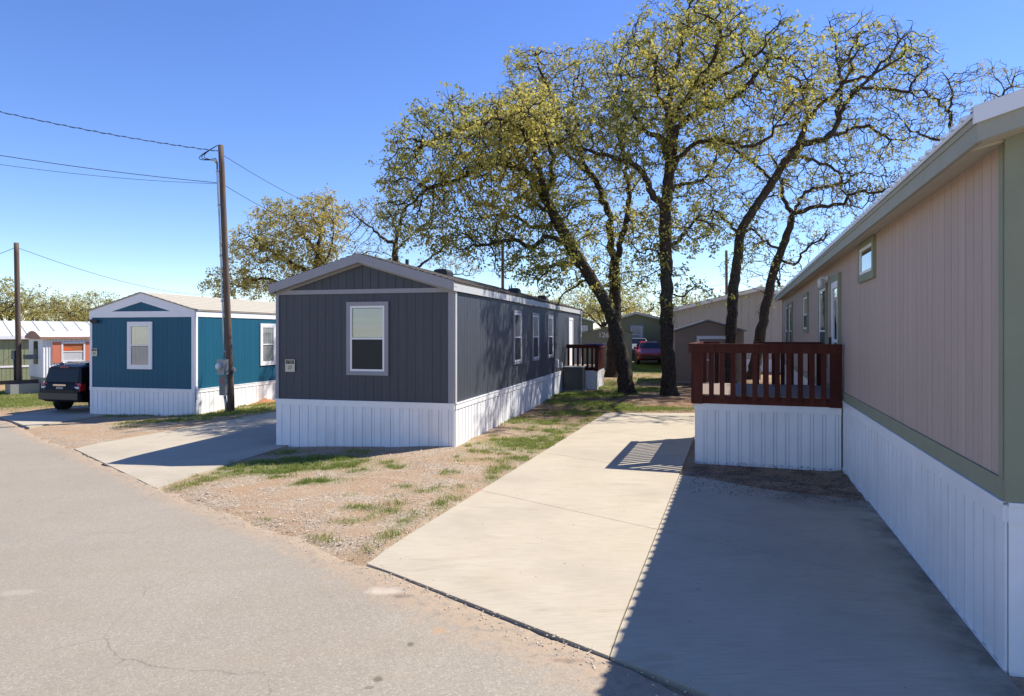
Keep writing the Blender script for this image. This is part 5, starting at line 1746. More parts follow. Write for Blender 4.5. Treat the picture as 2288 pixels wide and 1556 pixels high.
def tree_meshes(seed, pos, par, rmin, leaf_p=.7, leaf_n=6, leaf_s=.122, tip=.012, expo=2.3, twig=1.0, flare=1.5, clump=.17, tint_mid=.5, patch=.35, shoots=1, shoot_from=3.6):
    rnd = random.Random(seed + 7)
    n = len(pos)
    ch = [[] for _ in range(n)]
    for i, p in enumerate(par):
        if p >= 0: ch[p].append(i)
    acc = [0.0] * n
    rad = [0.0] * n
    for i in range(n - 1, -1, -1):
        a = acc[i] if ch[i] else tip ** expo
        r = max(a ** (1 / expo), rmin[i])
        rad[i] = r
        if par[i] >= 0: acc[par[i]] += (a ** (1 / expo)) ** expo
    V, F = [], []
    pos = [Vector(p) for p in pos]
    def sides(r):
        return 10 if r > .12 else 7 if r > .06 else 5 if r > .022 else 3
    def tube(chain, rs):
        k = sides(max(rs))
        o = len(V)
        up = None
        m = len(chain)
        for i in range(m):
            t = chain[min(i + 1, m - 1)] - chain[max(i - 1, 0)]
            t = t.normalized() if t.length > 1e-9 else Vector((0, 0, 1))
            if up is None: up = t.orthogonal().normalized()
            else:
                up = up - t * up.dot(t)
                up = up.normalized() if up.length > 1e-6 else t.orthogonal().normalized()
            w = t.cross(up)
            for j in range(k):
                a = 6.28318 * j / k
                rr = rs[i]
                if rr > .07:
                    d = up * math.cos(a) + w * math.sin(a)
                    rr *= 1 + .16 * mnoise.noise(chain[i] * 1.9 + d * .9)
                V.append(chain[i] + (up * math.cos(a) + w * math.sin(a)) * rr)
        for i in range(m - 1):
            for j in range(k):
                j2 = (j + 1) % k
                F.append((o + i * k + j, o + i * k + j2, o + (i + 1) * k + j2, o + (i + 1) * k + j))
        F.append(tuple(o + (m - 1) * k + j for j in range(k)))
    zb = pos[0].z
    starts = [0]
    while starts:
        s = starts.pop()
        chain, rs = [], []
        if par[s] >= 0:
            chain.append(pos[par[s]]); rs.append(min(rad[par[s]], rad[s] * 1.15))
        i = s
        while True:
            chain.append(pos[i])
            r = rad[i]
            if s == 0:
                hgt = pos[i].z - zb
                r *= 1 + (flare - 1) * math.exp(-max(0, hgt) / .35)
            rs.append(r)
            if not ch[i]: break
            c = sorted(ch[i], key=lambda q: -rad[q])
            starts.extend(c[1:])
            i = c[0]
        if len(chain) > 1: tube(chain, rs)
    # twigs and leaf clumps
    LV, LF, LT = [], [], []
    def leaf(c, d, sz, tint):
        d = d.normalized()
        sd = d.cross(Vector((rnd.gauss(0, 1), rnd.gauss(0, 1), rnd.gauss(0, 1))))
        if sd.length < 1e-4: return
        sd = sd.normalized() * sz * .27
        o = len(LV)
        LV.extend([c, c + d * sz * .5 + sd, c + d * sz, c + d * sz * .5 - sd])
        LF.append((o, o + 1, o + 2, o + 3)); LT.append(tint)
    def cluster(p, dirv, base):
        for _ in range(max(1, int(rnd.gauss(leaf_n, 1.5)))):
            o = Vector((rnd.gauss(0, 1), rnd.gauss(0, 1), rnd.gauss(0, 1))) * clump * .5
            d = Vector((rnd.gauss(0, 1), rnd.gauss(0, 1), rnd.gauss(-.55, .8))) + dirv * .4
            leaf(p + o, d, leaf_s * rnd.uniform(.5, 1.45), min(1, max(0, base + rnd.gauss(0, .22))))
    for i in range(n):
        if rad[i] > .03 or par[i] < 0: continue
        d = pos[i] - pos[par[i]]
        if d.length < 1e-6: continue
        d.normalize()
        # patches of denser and barer foliage
        dens = mnoise.noise(pos[i] * .55 + Vector((seed * 3.1, 0, 0)))
        lp = leaf_p * min(1.6, max(.1, 1 + dens * patch * 3))
        base = tint_mid + .55 * mnoise.noise(pos[i] * .35 + Vector((0, seed * 1.7, 5)))
        cnt = twig * (1.5 if not ch[i] else .8)
        k = int(cnt) + (1 if rnd.random() < cnt - int(cnt) else 0)
        for _ in range(k):
            sd = (d * .6 + Vector((rnd.gauss(0, .7), rnd.gauss(0, .7), rnd.gauss(.05, .6)))).normalized()
            L = rnd.uniform(.14, .42)
            e1 = pos[i] + sd * L * .55
            e2 = e1 + (sd + Vector((rnd.gauss(0, .45), rnd.gauss(0, .45), rnd.gauss(0, .45)))).normalized() * L * .5
            tube([pos[i], e1, e2], [.009, .0065, .004])
            if rnd.random() < lp: cluster(e2, sd, base)
        if not ch[i] and rnd.random() < lp: cluster(pos[i], d, base)
    # epicormic shoots along trunk and limbs
    for i in range(n):
        if rmin[i] <= .03 or pos[i].z - zb < shoot_from or par[i] < 0: continue
        for _ in range(rnd.choice([0, 1, 2, 2, 3]) if shoots >= 1 else (1 if rnd.random() < shoots else 0)):
            a = rnd.uniform(0, 6.283)
            d = Vector((math.cos(a), math.sin(a), rnd.uniform(-.5, .6))).normalized()
            L = rnd.uniform(.25, .95)
            q = [pos[i]]
            for k in range(3):
                d = (d + Vector((rnd.gauss(0, .35), rnd.gauss(0, .35), rnd.gauss(-.08, .3)))).normalized()
                q.append(q[-1] + d * L / 3)
            tube(q, [.012, .010, .007, .004])
            base = tint_mid + .4 * mnoise.noise(pos[i] * .5)
            for k in (1, 2, 3):
                if rnd.random() < leaf_p * .75: cluster(q[k], d, base)
    wm = bpy.data.meshes.new('trunk')
    wm.from_pydata([tuple(v) for v in V], [], F)
    wm.polygons.foreach_set('use_smooth', [True] * len(wm.polygons))
    wm.materials.append(M['bark'])
    lm = bpy.data.meshes.new('crown')
    lm.from_pydata([tuple(v) for v in LV], [], LF)
    a = lm.attributes.new('tint', 'FLOAT', 'FACE')
    a.data.foreach_set('value', LT)
    return wm, lm

def plant(label, wm, lm, loc, rz=0.0, sc=1.0, leafmat='leaf', group='oak trees', name='oak_tree', share=False):
    t = empty(name, loc, rz)
    t.scale = (sc, sc, sc)
    tag(t, label, 'tree', group)
    if not lm.materials: lm.materials.append(M[leafmat])
    o = bpy.data.objects.new('trunk', wm); o.parent = t; link(o)
    o = bpy.data.objects.new('crown', lm); o.parent = t; link(o)
    return t

def traced_tree(label, seed, base_px, Y, limbs, crowns, leaf='leaf', sk={}, tm={}):
    """limbs and crowns are bearings at depth Y (third value shifts the depth); made local to the base"""
    bx = at(base_px[0], base_px[1], Y)
    b = Vector((bx.x, Y, g(bx.x, Y) - .06))
    ppm = FPX / Y
    L = []
    for pts, ra, rb in limbs:
        q = []
        for p in pts:
            dy = p[2] if len(p) > 2 else 0
            # keep the traced outline's true size at the tree's own distance, then move it in depth
            w = at(p[0], p[1], Y)
            q.append((w.x - b.x, dy, w.z - b.z))
        L.append((q, ra, rb))
    L[0][0][0] = (0, 0, 0)
    Cr = []
    for c in crowns:
        px, py, dy, rx, ry, rz, n = c
        w = at(px, py, Y)
        Cr.append(((w.x - b.x, dy, w.z - b.z), rx, ry, rz, n))
    pos, par, rmin = tree_skeleton(seed, L, Cr, **sk)
    wm, lm = tree_meshes(seed, pos, par, rmin, **tm)
    return plant(label, wm, lm, b, leafmat=leaf)

def build_trees():
    # A: leaning front oak
    traced_tree('leaning oak beside the grey home, crown reaching out over its roof', 11, (1402, 885), 26.5,
        [([(1402, 885), (1390, 800), (1378, 745), (1362, 700), (1338, 650), (1304, 597), (1272, 545), (1243, 492), (1218, 446)], .30, .16),
         ([(1218, 446), (1179, 398, -.5), (1119, 378, -1.0), (1060, 400, -1.4), (1020, 425, -1.6), (960, 440, -1.5)], .15, .035),
         ([(1243, 492), (1200, 505, .6), (1160, 480, .8), (1110, 470, 1.0), (1050, 480, 1.3)], .09, .02),
         ([(1230, 470), (1190, 440, .8), (1165, 400, 1.0), (1130, 340, 1.0), (1080, 290, .8)], .10, .025),
         ([(1218, 446), (1230, 400, -.8), (1222, 340, -1.2), (1180, 270, -1.4)], .11, .025),
         ([(1179, 398, -.5), (1130, 330, -.9), (1060, 310, -1.4), (980, 340, -1.6), (930, 370, -1.4)], .08, .02),
         ([(1222, 452), (1205, 410, -1.6), (1180, 370, -3.0), (1150, 350, -4.4), (1100, 360, -5.2)], .10, .02),
         ([(1304, 597), (1260, 590, -.4), (1215, 610, -.8), (1200, 650, -1.0)], .07, .02),
         ([(1318, 620), (1270, 650, .3), (1240, 680, .5), (1205, 690, .6)], .05, .015),
         ([(1272, 545), (1215, 535, -.7), (1190, 560, -1.0), (1150, 545, -1.2), (1080, 560, -1.4)], .06, .015)],
        [(950, 375, -1.3, 1.5, 2.0, 1.5, 330), (1050, 320, -1.0, 2.0, 2.6, 1.4, 420), (1000, 450, -1.4, 2.2, 2.2, 1.2, 420), (1140, 400, -.4, 2.0, 2.6, 1.5, 420),
         (1170, 290, -.8, 1.6, 2.2, 1.5, 330), (1130, 500, -.6, 2.0, 2.2, .9, 300), (1215, 590, -.4, 1.4, 1.6, .9, 150), (910, 420, -1.4, .9, 1.5, 1.0, 120), (930, 500, -1.2, 1.3, 1.6, 1.0, 190), (1040, 545, -1.0, 1.9, 1.8, .8, 210), (1150, 585, -.6, 1.4, 1.5, .8, 120), (1290, 500, 0, 1.2, 1.5, 1.1, 110), (1180, 350, -4.0, 1.8, 1.6, 1.2, 220), (1080, 400, -4.2, 1.6, 1.5, 1.1, 160), (960, 290, -1.2, 1.0, 1.2, .6, 90)],
        sk=dict(kill=.31, step=.21), tm=dict(leaf_p=.66, leaf_n=12, twig=.95, tint_mid=.5, clump=.16, shoot_from=2.9))
    # B: upright oak
    traced_tree('tall upright oak in front of the brown shed', 12, (1497, 889), 26.0,
        [([(1497, 889), (1491, 800), (1488, 700), (1489, 620), (1486, 510), (1493, 398), (1497, 360)], .29, .18),
         ([(1497, 360), (1481, 303, .3), (1454, 290, .5), (1426, 247, .7), (1390, 215, 1.0)], .14, .03),
         ([(1497, 360), (1513, 287, -.3), (1557, 259, -.6), (1610, 245, -.8), (1660, 200, -1.0), (1700, 150, -1.2)], .13, .03),
         ([(1495, 330), (1497, 247, 0), (1505, 160, .2), (1529, 96, .3), (1537, 40, .3), (1560, -20, .2)], .12, .02),
         ([(1505, 200), (1480, 140, .6), (1440, 90, .8), (1420, 40, 1.0)], .06, .015),
         ([(1493, 398), (1530, 342, -.5), (1590, 330, -1.0), (1650, 350, -1.3), (1700, 320, -1.5)], .11, .02),
         ([(1486, 470), (1450, 440, -.6), (1430, 405, -1.0), (1390, 380, -1.3), (1350, 372, -1.5), (1300, 358, -1.6), (1250, 330, -1.6)], .15, .03),
         ([(1488, 560), (1530, 520, .5), (1572, 482, .8), (1610, 500, 1.0)], .06, .02),
         ([(1489, 590), (1450, 560, -.5), (1420, 575, -.9), (1395, 540, -1.1)], .05, .015),
         ([(1557, 259, -.6), (1590, 170, -.4), (1620, 110, -.3), (1660, 70, -.2)], .06, .015),
         ([(1490, 420), (1540, 400, .9), (1600, 380, 1.4), (1640, 300, 1.8)], .07, .02),
         ([(1495, 340), (1480, 300, -1.6), (1500, 262, -3.0), (1515, 235, -4.6), (1500, 190, -5.6)], .13, .025),
         ([(1480, 300, -1.6), (1440, 280, -2.8), (1410, 250, -4.2)], .07, .02),
         ([(1500, 262, -3.0), (1560, 250, -4.0), (1610, 220, -5.0)], .07, .02),
         ([(1489, 640), (1520, 660, .2), (1560, 640, .3), (1600, 660, .3)], .025, .01)],
        [(1470, 100, .3, 1.6, 2.0, 1.7, 330), (1560, 50, .2, 1.7, 2.0, 1.6, 330), (1640, 140, -.3, 1.7, 2.2, 1.5, 330), (1730, 170, -1.0, 1.4, 1.8, 1.5, 280), (1410, 220, .8, 1.4, 2.0, 1.0, 220),
         (1550, 220, 0, 1.8, 2.4, 1.2, 330), (1700, 265, -1.0, 1.8, 2.0, 1.0, 280), (1620, 330, 0, 1.7, 2.4, 1.1, 280), (1400, 350, -.8, 1.5, 1.6, 1.1, 200), (1290, 330, -1.5, 1.3, 1.5, 1.0, 170),
         (1570, 430, .4, 1.6, 2.0, 1.2, 180), (1450, 520, -.2, 1.2, 1.3, 1.3, 110), (1590, 520, .6, 1.2, 1.5, .9, 100), (1540, 640, .2, .9, 1.0, .7, 50), (1450, 610, -.2, 1.0, 1.1, .9, 70), (1540, 520, .3, 1.1, 1.3, .8, 80), (1380, 290, -.4, 1.4, 1.6, 1.0, 130), (1790, 220, -1.0, .9, 1.2, .9, 90), (1500, 200, -5.0, 1.7, 1.5, 1.2, 190), (1410, 250, -4.0, 1.5, 1.5, 1.0, 140), (1600, 220, -4.8, 1.5, 1.5, 1.0, 140), (1500, 300, -3.2, 1.5, 1.5, .9, 110)],
        sk=dict(kill=.33, step=.21), tm=dict(leaf_p=.58, leaf_n=12, twig=.9, tint_mid=.48, clump=.16, shoot_from=3.0))
    # C: double stem behind
    traced_tree('twin-stemmed oak behind the leaning oak', 13, (1372, 853), 34.5,
        [([(1372, 853), (1372, 780), (1374, 700), (1374, 640), (1372, 590)], .38, .28),
         ([(1372, 600), (1366, 540, .3), (1362, 480, .5), (1335, 400, .6), (1305, 350, .8), (1290, 260, .8), (1280, 190, .6)], .20, .03),
         ([(1374, 600), (1392, 520, -.4), (1402, 440, -.5), (1385, 340, -.6), (1370, 260, -.8), (1385, 180, -.8)], .18, .03),
         ([(1330, 395, .6), (1270, 330, 1.2), (1220, 270, 1.5), (1170, 220, 1.6)], .10, .02),
         ([(1300, 340, .8), (1240, 250, -.5), (1210, 180, -1.0), (1190, 130, -1.2)], .09, .02),
         ([(1402, 440, -.5), (1440, 380, .4), (1450, 320, 1.0)], .07, .02),
         ([(1372, 640), (1330, 640, -.4), (1300, 620, -.6), (1270, 640, -.8)], .05, .015)],
        [(1200, 175, .2, 2.0, 2.6, 1.6, 380), (1310, 165, .2, 2.2, 2.6, 1.6, 420), (1150, 250, .8, 1.9, 2.4, 1.5, 330), (1260, 280, .4, 2.5, 2.8, 1.6, 420), (1370, 270, -.4, 2.0, 2.4, 1.8, 330),
         (1330, 400, 0, 2.2, 2.4, 1.5, 280), (1380, 520, 0, 1.6, 1.8, 1.3, 140), (1340, 620, -.4, 1.6, 1.6, 1.0, 110), (1290, 540, 0, 1.6, 1.8, 1.2, 150), (1420, 500, 0, 1.5, 1.6, 1.3, 130), (1250, 420, .4, 1.8, 2, 1.2, 160), (1420, 620, 0, 1.2, 1.2, .9, 70), (1400, 130, -.4, 1.3, 1.5, 1.2, 150)],
        sk=dict(kill=.37, step=.25), tm=dict(leaf_p=.66, leaf_n=11, twig=.9, tint_mid=.54, leaf_s=.128, clump=.16, shoot_from=2.9))
    # D: oak leaning right, sparse
    traced_tree('sparse oak leaning towards the tan home, seen above the deck', 14, (1631, 862), 30.0,
        [([(1631, 862), (1633, 760), (1639, 640), (1648, 580), (1659, 510), (1691, 458), (1727, 406), (1755, 358)], .27, .16),
         ([(1755, 358), (1795, 327, -.2), (1850, 307, -.4), (1862, 240, -.6), (1862, 171, -.6), (1874, 151, -.6), (1900, 104, -.6)], .15, .025),
         ([(1850, 307, -.4), (1882, 239, -.2), (1910, 199, 0), (1958, 195, .2), (1998, 191, .4), (2038, 197, .5), (2058, 171, .6), (2110, 115, .8)], .09, .015),
         ([(1850, 307, -.4), (1898, 287, .4), (1958, 271, .8), (2010, 290, 1.0), (2060, 299, 1.2)], .08, .015),
         ([(1755, 358), (1803, 343, .6), (1858, 351, 1.0), (1898, 370, 1.2), (1914, 406, 1.3), (1930, 438, 1.3), (1960, 455, 1.3)], .09, .02),
         ([(1862, 200, -.6), (1850, 115, -.8), (1825, 60, -1.0)], .05, .012),
         ([(1882, 239, -.2), (1960, 150, -.4), (2010, 90, -.5)], .045, .01),
         ([(1727, 406), (1700, 360, .6), (1670, 330, 1.0), (1640, 300, 1.2)], .07, .02),
         ([(1655, 530), (1620, 500, -.4), (1585, 480, -.7), (1550, 500, -.9)], .08, .02),
         ([(1795, 327, -.2), (1800, 280, .4), (1780, 230, .8)], .05, .015),
         ([(1740, 385), (1745, 345, -1.8), (1730, 320, -3.6), (1745, 290, -5.6), (1735, 260, -7.0)], .14, .03),
         ([(1730, 320, -3.6), (1690, 305, -4.8), (1660, 280, -5.8)], .07, .02),
         ([(1745, 290, -5.6), (1790, 285, -6.4), (1820, 262, -7.2)], .06, .015)],
        [(1880, 100, -.6, 1.4, 1.8, 1.2, 230), (1960, 105, -.3, 1.4, 1.8, 1.1, 200), (2050, 130, .5, 1.5, 1.8, 1.0, 200), (1800, 250, .4, 1.2, 1.8, 1.1, 150), (1940, 250, .3, 1.6, 2.0, 1.0, 180),
         (2010, 310, 1.0, 1.6, 2.0, .9, 170), (1900, 370, 1.0, 1.3, 1.6, .9, 130), (1660, 300, 1.0, 1.4, 1.6, 1.2, 170), (1780, 400, .6, 1.3, 1.6, 1.0, 110), (1580, 500, -.7, 1.0, 1.2, .7, 60), (1690, 560, 0, 1.0, 1.2, .9, 60), (1960, 430, 1.2, 1.0, 1.2, .8, 80), (1735, 260, -6.6, 1.6, 1.4, .9, 130), (1620, 430, .2, 1.4, 1.6, 1.0, 120), (1700, 490, .4, 1.2, 1.4, .9, 90), (1830, 330, .2, 1.3, 1.5, .9, 110), (2080, 220, .8, 1.2, 1.4, .9, 100), (1660, 285, -5.4, 1.2, 1.3, .8, 90), (1815, 268, -6.8, 1.1, 1.2, .7, 80)],
        leaf='leaf', sk=dict(kill=.34, step=.22, jit=.65), tm=dict(leaf_p=.32, leaf_n=10, twig=.85, tint_mid=.45, clump=.14))
    # E: dark leaning trunk
    traced_tree('dark oak with slanting trunk close to the tan home wall', 15, (1682, 858), 33.0,
        [([(1682, 858), (1692, 790), (1712, 680), (1727, 614), (1747, 558), (1763, 510), (1771, 478)], .29, .17),
         ([(1771, 478), (1819, 466, -.4), (1867, 462, -.8), (1882, 442, -1.0), (1938, 440, -1.2), (1990, 420, -1.2)], .12, .02),
         ([(1771, 478), (1759, 438, .5), (1760, 390, .8), (1740, 330, 1.0)], .12, .025),
         ([(1765, 500), (1803, 430, .3), (1847, 414, .5), (1898, 402, .6), (1930, 380, .7)], .09, .02),
         ([(1740, 580), (1780, 590, .2), (1800, 560, .3), (1850, 530, .5)], .07, .02),
         ([(1747, 558), (1700, 545, -.6), (1670, 520, -1.0), (1630, 530, -1.2)], .07, .02),
         ([(1735, 620), (1752, 640, .6), (1758, 600, 1.0), (1790, 570, 1.3)], .06, .02)],
        [(1860, 440, -.6, 1.9, 2.0, 1.1, 200), (1940, 400, -.4, 1.6, 1.8, 1.1, 170), (1750, 350, .8, 1.6, 1.8, 1.3, 170), (1850, 530, .4, 1.6, 1.8, .9, 150), (1660, 520, -.9, 1.3, 1.5, .9, 100), (1790, 600, .8, 1.1, 1.3, .8, 80), (1880, 330, .2, 1.5, 1.6, 1.0, 110), (1700, 600, -.2, 1.0, 1.2, .8, 60), (1640, 600, -.6, 1.1, 1.3, .8, 70), (1700, 420, .6, 1.4, 1.5, 1.0, 110), (1800, 480, 0, 1.5, 1.6, 1.0, 110), (1930, 480, -.4, 1.3, 1.5, .8, 100), (1990, 400, 0, 1.2, 1.4, .9, 90)],
        leaf='leaf_bare', sk=dict(kill=.36, step=.23, jit=.65), tm=dict(leaf_p=.26, leaf_n=7, twig=.85, tint_mid=.4))
    # F: behind the tan home
    traced_tree('sparse oak rising behind the white metal roof', 16, (2130, 800), 33.0,
        [([(2130, 800), (2128, 600), (2130, 420), (2135, 320)], .26, .16), ([(2135, 320), (2128, 250, .3), (2140, 200, .4), (2120, 150, .5)], .10, .02),
         ([(2135, 320), (2180, 285, -.4), (2210, 240, -.6), (2240, 190, -.8)], .08, .015), ([(2130, 330), (2080, 300, .4), (2040, 280, .6)], .08, .015), ([(2128, 250, .3), (2090, 220, .1), (2060, 200, 0)], .05, .012)],
        [(2130, 210, .4, 1.5, 1.8, 1.2, 200), (2215, 220, -.6, 1.3, 1.6, 1.0, 160), (2070, 270, .4, 1.5, 1.8, 1.0, 170), (2150, 290, 0, 1.8, 1.8, .8, 150), (2060, 190, 0, .9, 1.0, .8, 70), (2250, 180, -.8, .7, .8, .6, 70), (2020, 230, .4, 1.3, 1.5, 1.0, 130), (2190, 170, -.2, 1.0, 1.2, .8, 100), (2230, 260, -.6, 1.2, 1.2, .8, 110)],
        leaf='leaf_bare', sk=dict(kill=.36, step=.23, jit=.6), tm=dict(leaf_p=.22, leaf_n=7, twig=.8, tint_mid=.45))
    # G: rounded oak between blue and grey homes
    traced_tree('rounded yellow-green oak behind the blue roof', 17, (690, 800), 46.0,
        [([(690, 800), (698, 700), (705, 620), (712, 560)], .40, .24), ([(712, 560), (716, 500, .4), (722, 450, .6), (735, 430, .8)], .15, .03),
         ([(705, 620), (660, 590, -.8), (610, 560, -1.2), (570, 530, -1.4)], .16, .03), ([(712, 570), (670, 520, .6), (640, 470, 1.0)], .12, .03),
         ([(702, 650), (640, 640, .5), (580, 620, .8), (520, 640, 1.0)], .14, .03), ([(705, 610), (740, 570, -.6), (755, 520, -1.0)], .09, .02)],
        [(640, 500, .3, 2.6, 3.2, 1.9, 420), (715, 465, .6, 1.6, 2.4, 1.2, 260), (590, 560, -1.0, 2.4, 3.0, 1.5, 380), (525, 625, .8, 2.2, 2.6, 1.1, 280), (670, 580, .4, 2.6, 3.2, 1.5, 340), (745, 520, -.8, 1.2, 2.0, 1.6, 200), (570, 640, .5, 2.6, 2.6, .9, 260), (480, 652, .8, 1.1, 1.5, .7, 100)],
        leaf='leaf_far', sk=dict(kill=.44, step=.28), tm=dict(leaf_p=1.0, leaf_n=9, leaf_s=.17, twig=1.1, tint_mid=.68, clump=.22))
    # H: barer oak behind the grey roof
    traced_tree('nearly bare oak behind the grey roof ridge', 18, (884, 800), 47.0,
        [([(884, 800), (882, 700), (882, 578), (884, 543)], .36, .20), ([(884, 543), (855, 534, .3), (840, 519, .5), (825, 505, .6), (805, 493, .7), (780, 470, .8)], .13, .025),
         ([(884, 543), (890, 522, -.3), (881, 499, -.5), (895, 470, -.6), (885, 440, -.8)], .12, .02), ([(882, 640), (939, 599, -.8), (972, 575, -1.0), (1004, 552, -1.2), (1040, 560, -1.3)], .13, .02), ([(884, 560), (920, 520, .5), (950, 490, .8)], .08, .02),
         ([(882, 650), (930, 630, .6), (1000, 610, 1.0), (1060, 615, 1.2)], .07, .015)],
        [(810, 475, .6, 1.9, 2.2, 1.2, 240), (890, 460, -.5, 1.8, 2.2, 1.2, 220), (960, 520, .2, 2.2, 2.2, 1.2, 220), (1010, 580, -.8, 2.0, 2.2, .9, 200), (840, 560, .4, 2.2, 2.2, .9, 160), (1050, 600, .8, 1.5, 1.6, .6, 100), (770, 540, .5, 1.2, 1.5, 1.0, 90)],
        leaf='leaf_bare', sk=dict(kill=.46, step=.28, jit=.6), tm=dict(leaf_p=.5, leaf_n=5, leaf_s=.15, twig=.95, tint_mid=.5))
    # far trees: three generic oaks copied about
    kinds = []
    for k, sd in enumerate((31, 32, 33)):
        rr = random.Random(sd)
        limbs = [([(0, 0, 0), (.1, 0, 1.2), (.0, .1, 2.4), (.2, 0, 3.2)], .34, .20)]
        for q in range(5):
            a = q * 1.256 + rr.random()
            limbs.append(([(.15, 0, 2.6 + .12 * q), (1.1 * math.cos(a), 1.1 * math.sin(a), 3.6 + .2 * q), (2.2 * math.cos(a + .2), 2.2 * math.sin(a + .2), 4.3 + .3 * rr.random()), (3.1 * math.cos(a), 3.1 * math.sin(a), 4.8)], .13, .03))
        cr = [((0, 0, 5.6), 2.6, 2.6, 1.5, 260)]
        for q in range(6):
            a = q * 1.047 + rr.random() * .6
            cr.append(((2.6 * math.cos(a), 2.6 * math.sin(a), 4.5 + rr.random() * .9), 1.7, 1.7, 1.15, 150))
        pos, par, rmin = tree_skeleton(sd, limbs, cr, step=.32, kill=.52, grow_above=2.2)
        kinds.append(tree_meshes(sd, pos, par, rmin, leaf_p=(.95, .8, .5)[k], leaf_n=7, leaf_s=.16, clump=.24, twig=.8, tint_mid=.6, patch=.6))
    spots = [  # bearing x, depth, scale, kind, label
        (-60, 62, 1.25, 0, 'far oak at the edge beyond the sage green home'),
        (15, 70, 1.28, 1, 'far oak directly behind the short wooden pole'),
        (105, 80, .95, 0, 'far oak behind the seamed metal roof'),
        (160, 84, 1.0, 2, 'thin far oak behind the trailer roof'),
        (212, 74, 1.15, 0, 'far rounded oak just beside the blue gable'),
        (290, 86, .92, 1, 'far oak partly hidden by the blue gable peak'),
        (365, 90, 1.06, 2, 'far oak tips showing above the tan roof'),
        (60, 96, 1.35, 2, 'hazy oak deep behind the short wooden pole'),
        (190, 100, 1.3, 1, 'hazy oak deep behind the trailer'),
        (135, 62, .62, 2, 'low scrubby oak right behind the metal roof'),
        (60, 58, .6, 2, 'low scrubby oak behind the sage green home'),
        (1200, 58, .86, 0, 'yellow-green oak behind the far end of the grey roof'),
        (1285, 66, .92, 1, 'oak behind the green home with the white eave'),
        (1400, 72, 1.05, 0, 'oak rising behind the olive home'),
        (1350, 62, .92, 0, 'oak showing between the twin stems'),
        (1560, 70, .95, 2, 'thin oak above the beige home'),
        (1530, 58, .78, 1, 'small oak showing past the upright trunk'),
        (1800, 62, 1.0, 2, 'thin oak behind the end of the tan home'),
        (1720, 66, 1.0, 1, 'oak rising behind the beige gable'),
        (1880, 58, 1.05, 2, 'thin oak far behind the tan home roof'),
        (1060, 68, .78, 1, 'low oak peeking over the dark grey roof'),
        (640, 75, 1.0, 1, 'far oak behind the rounded oak'),
        (540, 82, 1.0, 0, 'far oak low behind the tan roof'),
    ]
    for i, (px, y, sc, k, lb) in enumerate(spots):
        x = at(px, 0, y).x
        plant(lb, kinds[k][0], kinds[k][1], (x, y, g(x, min(y, 46)) - .1), rz=i * 1.9, sc=sc, leafmat='leaf_far', group='oaks in the distance')

build_trees()

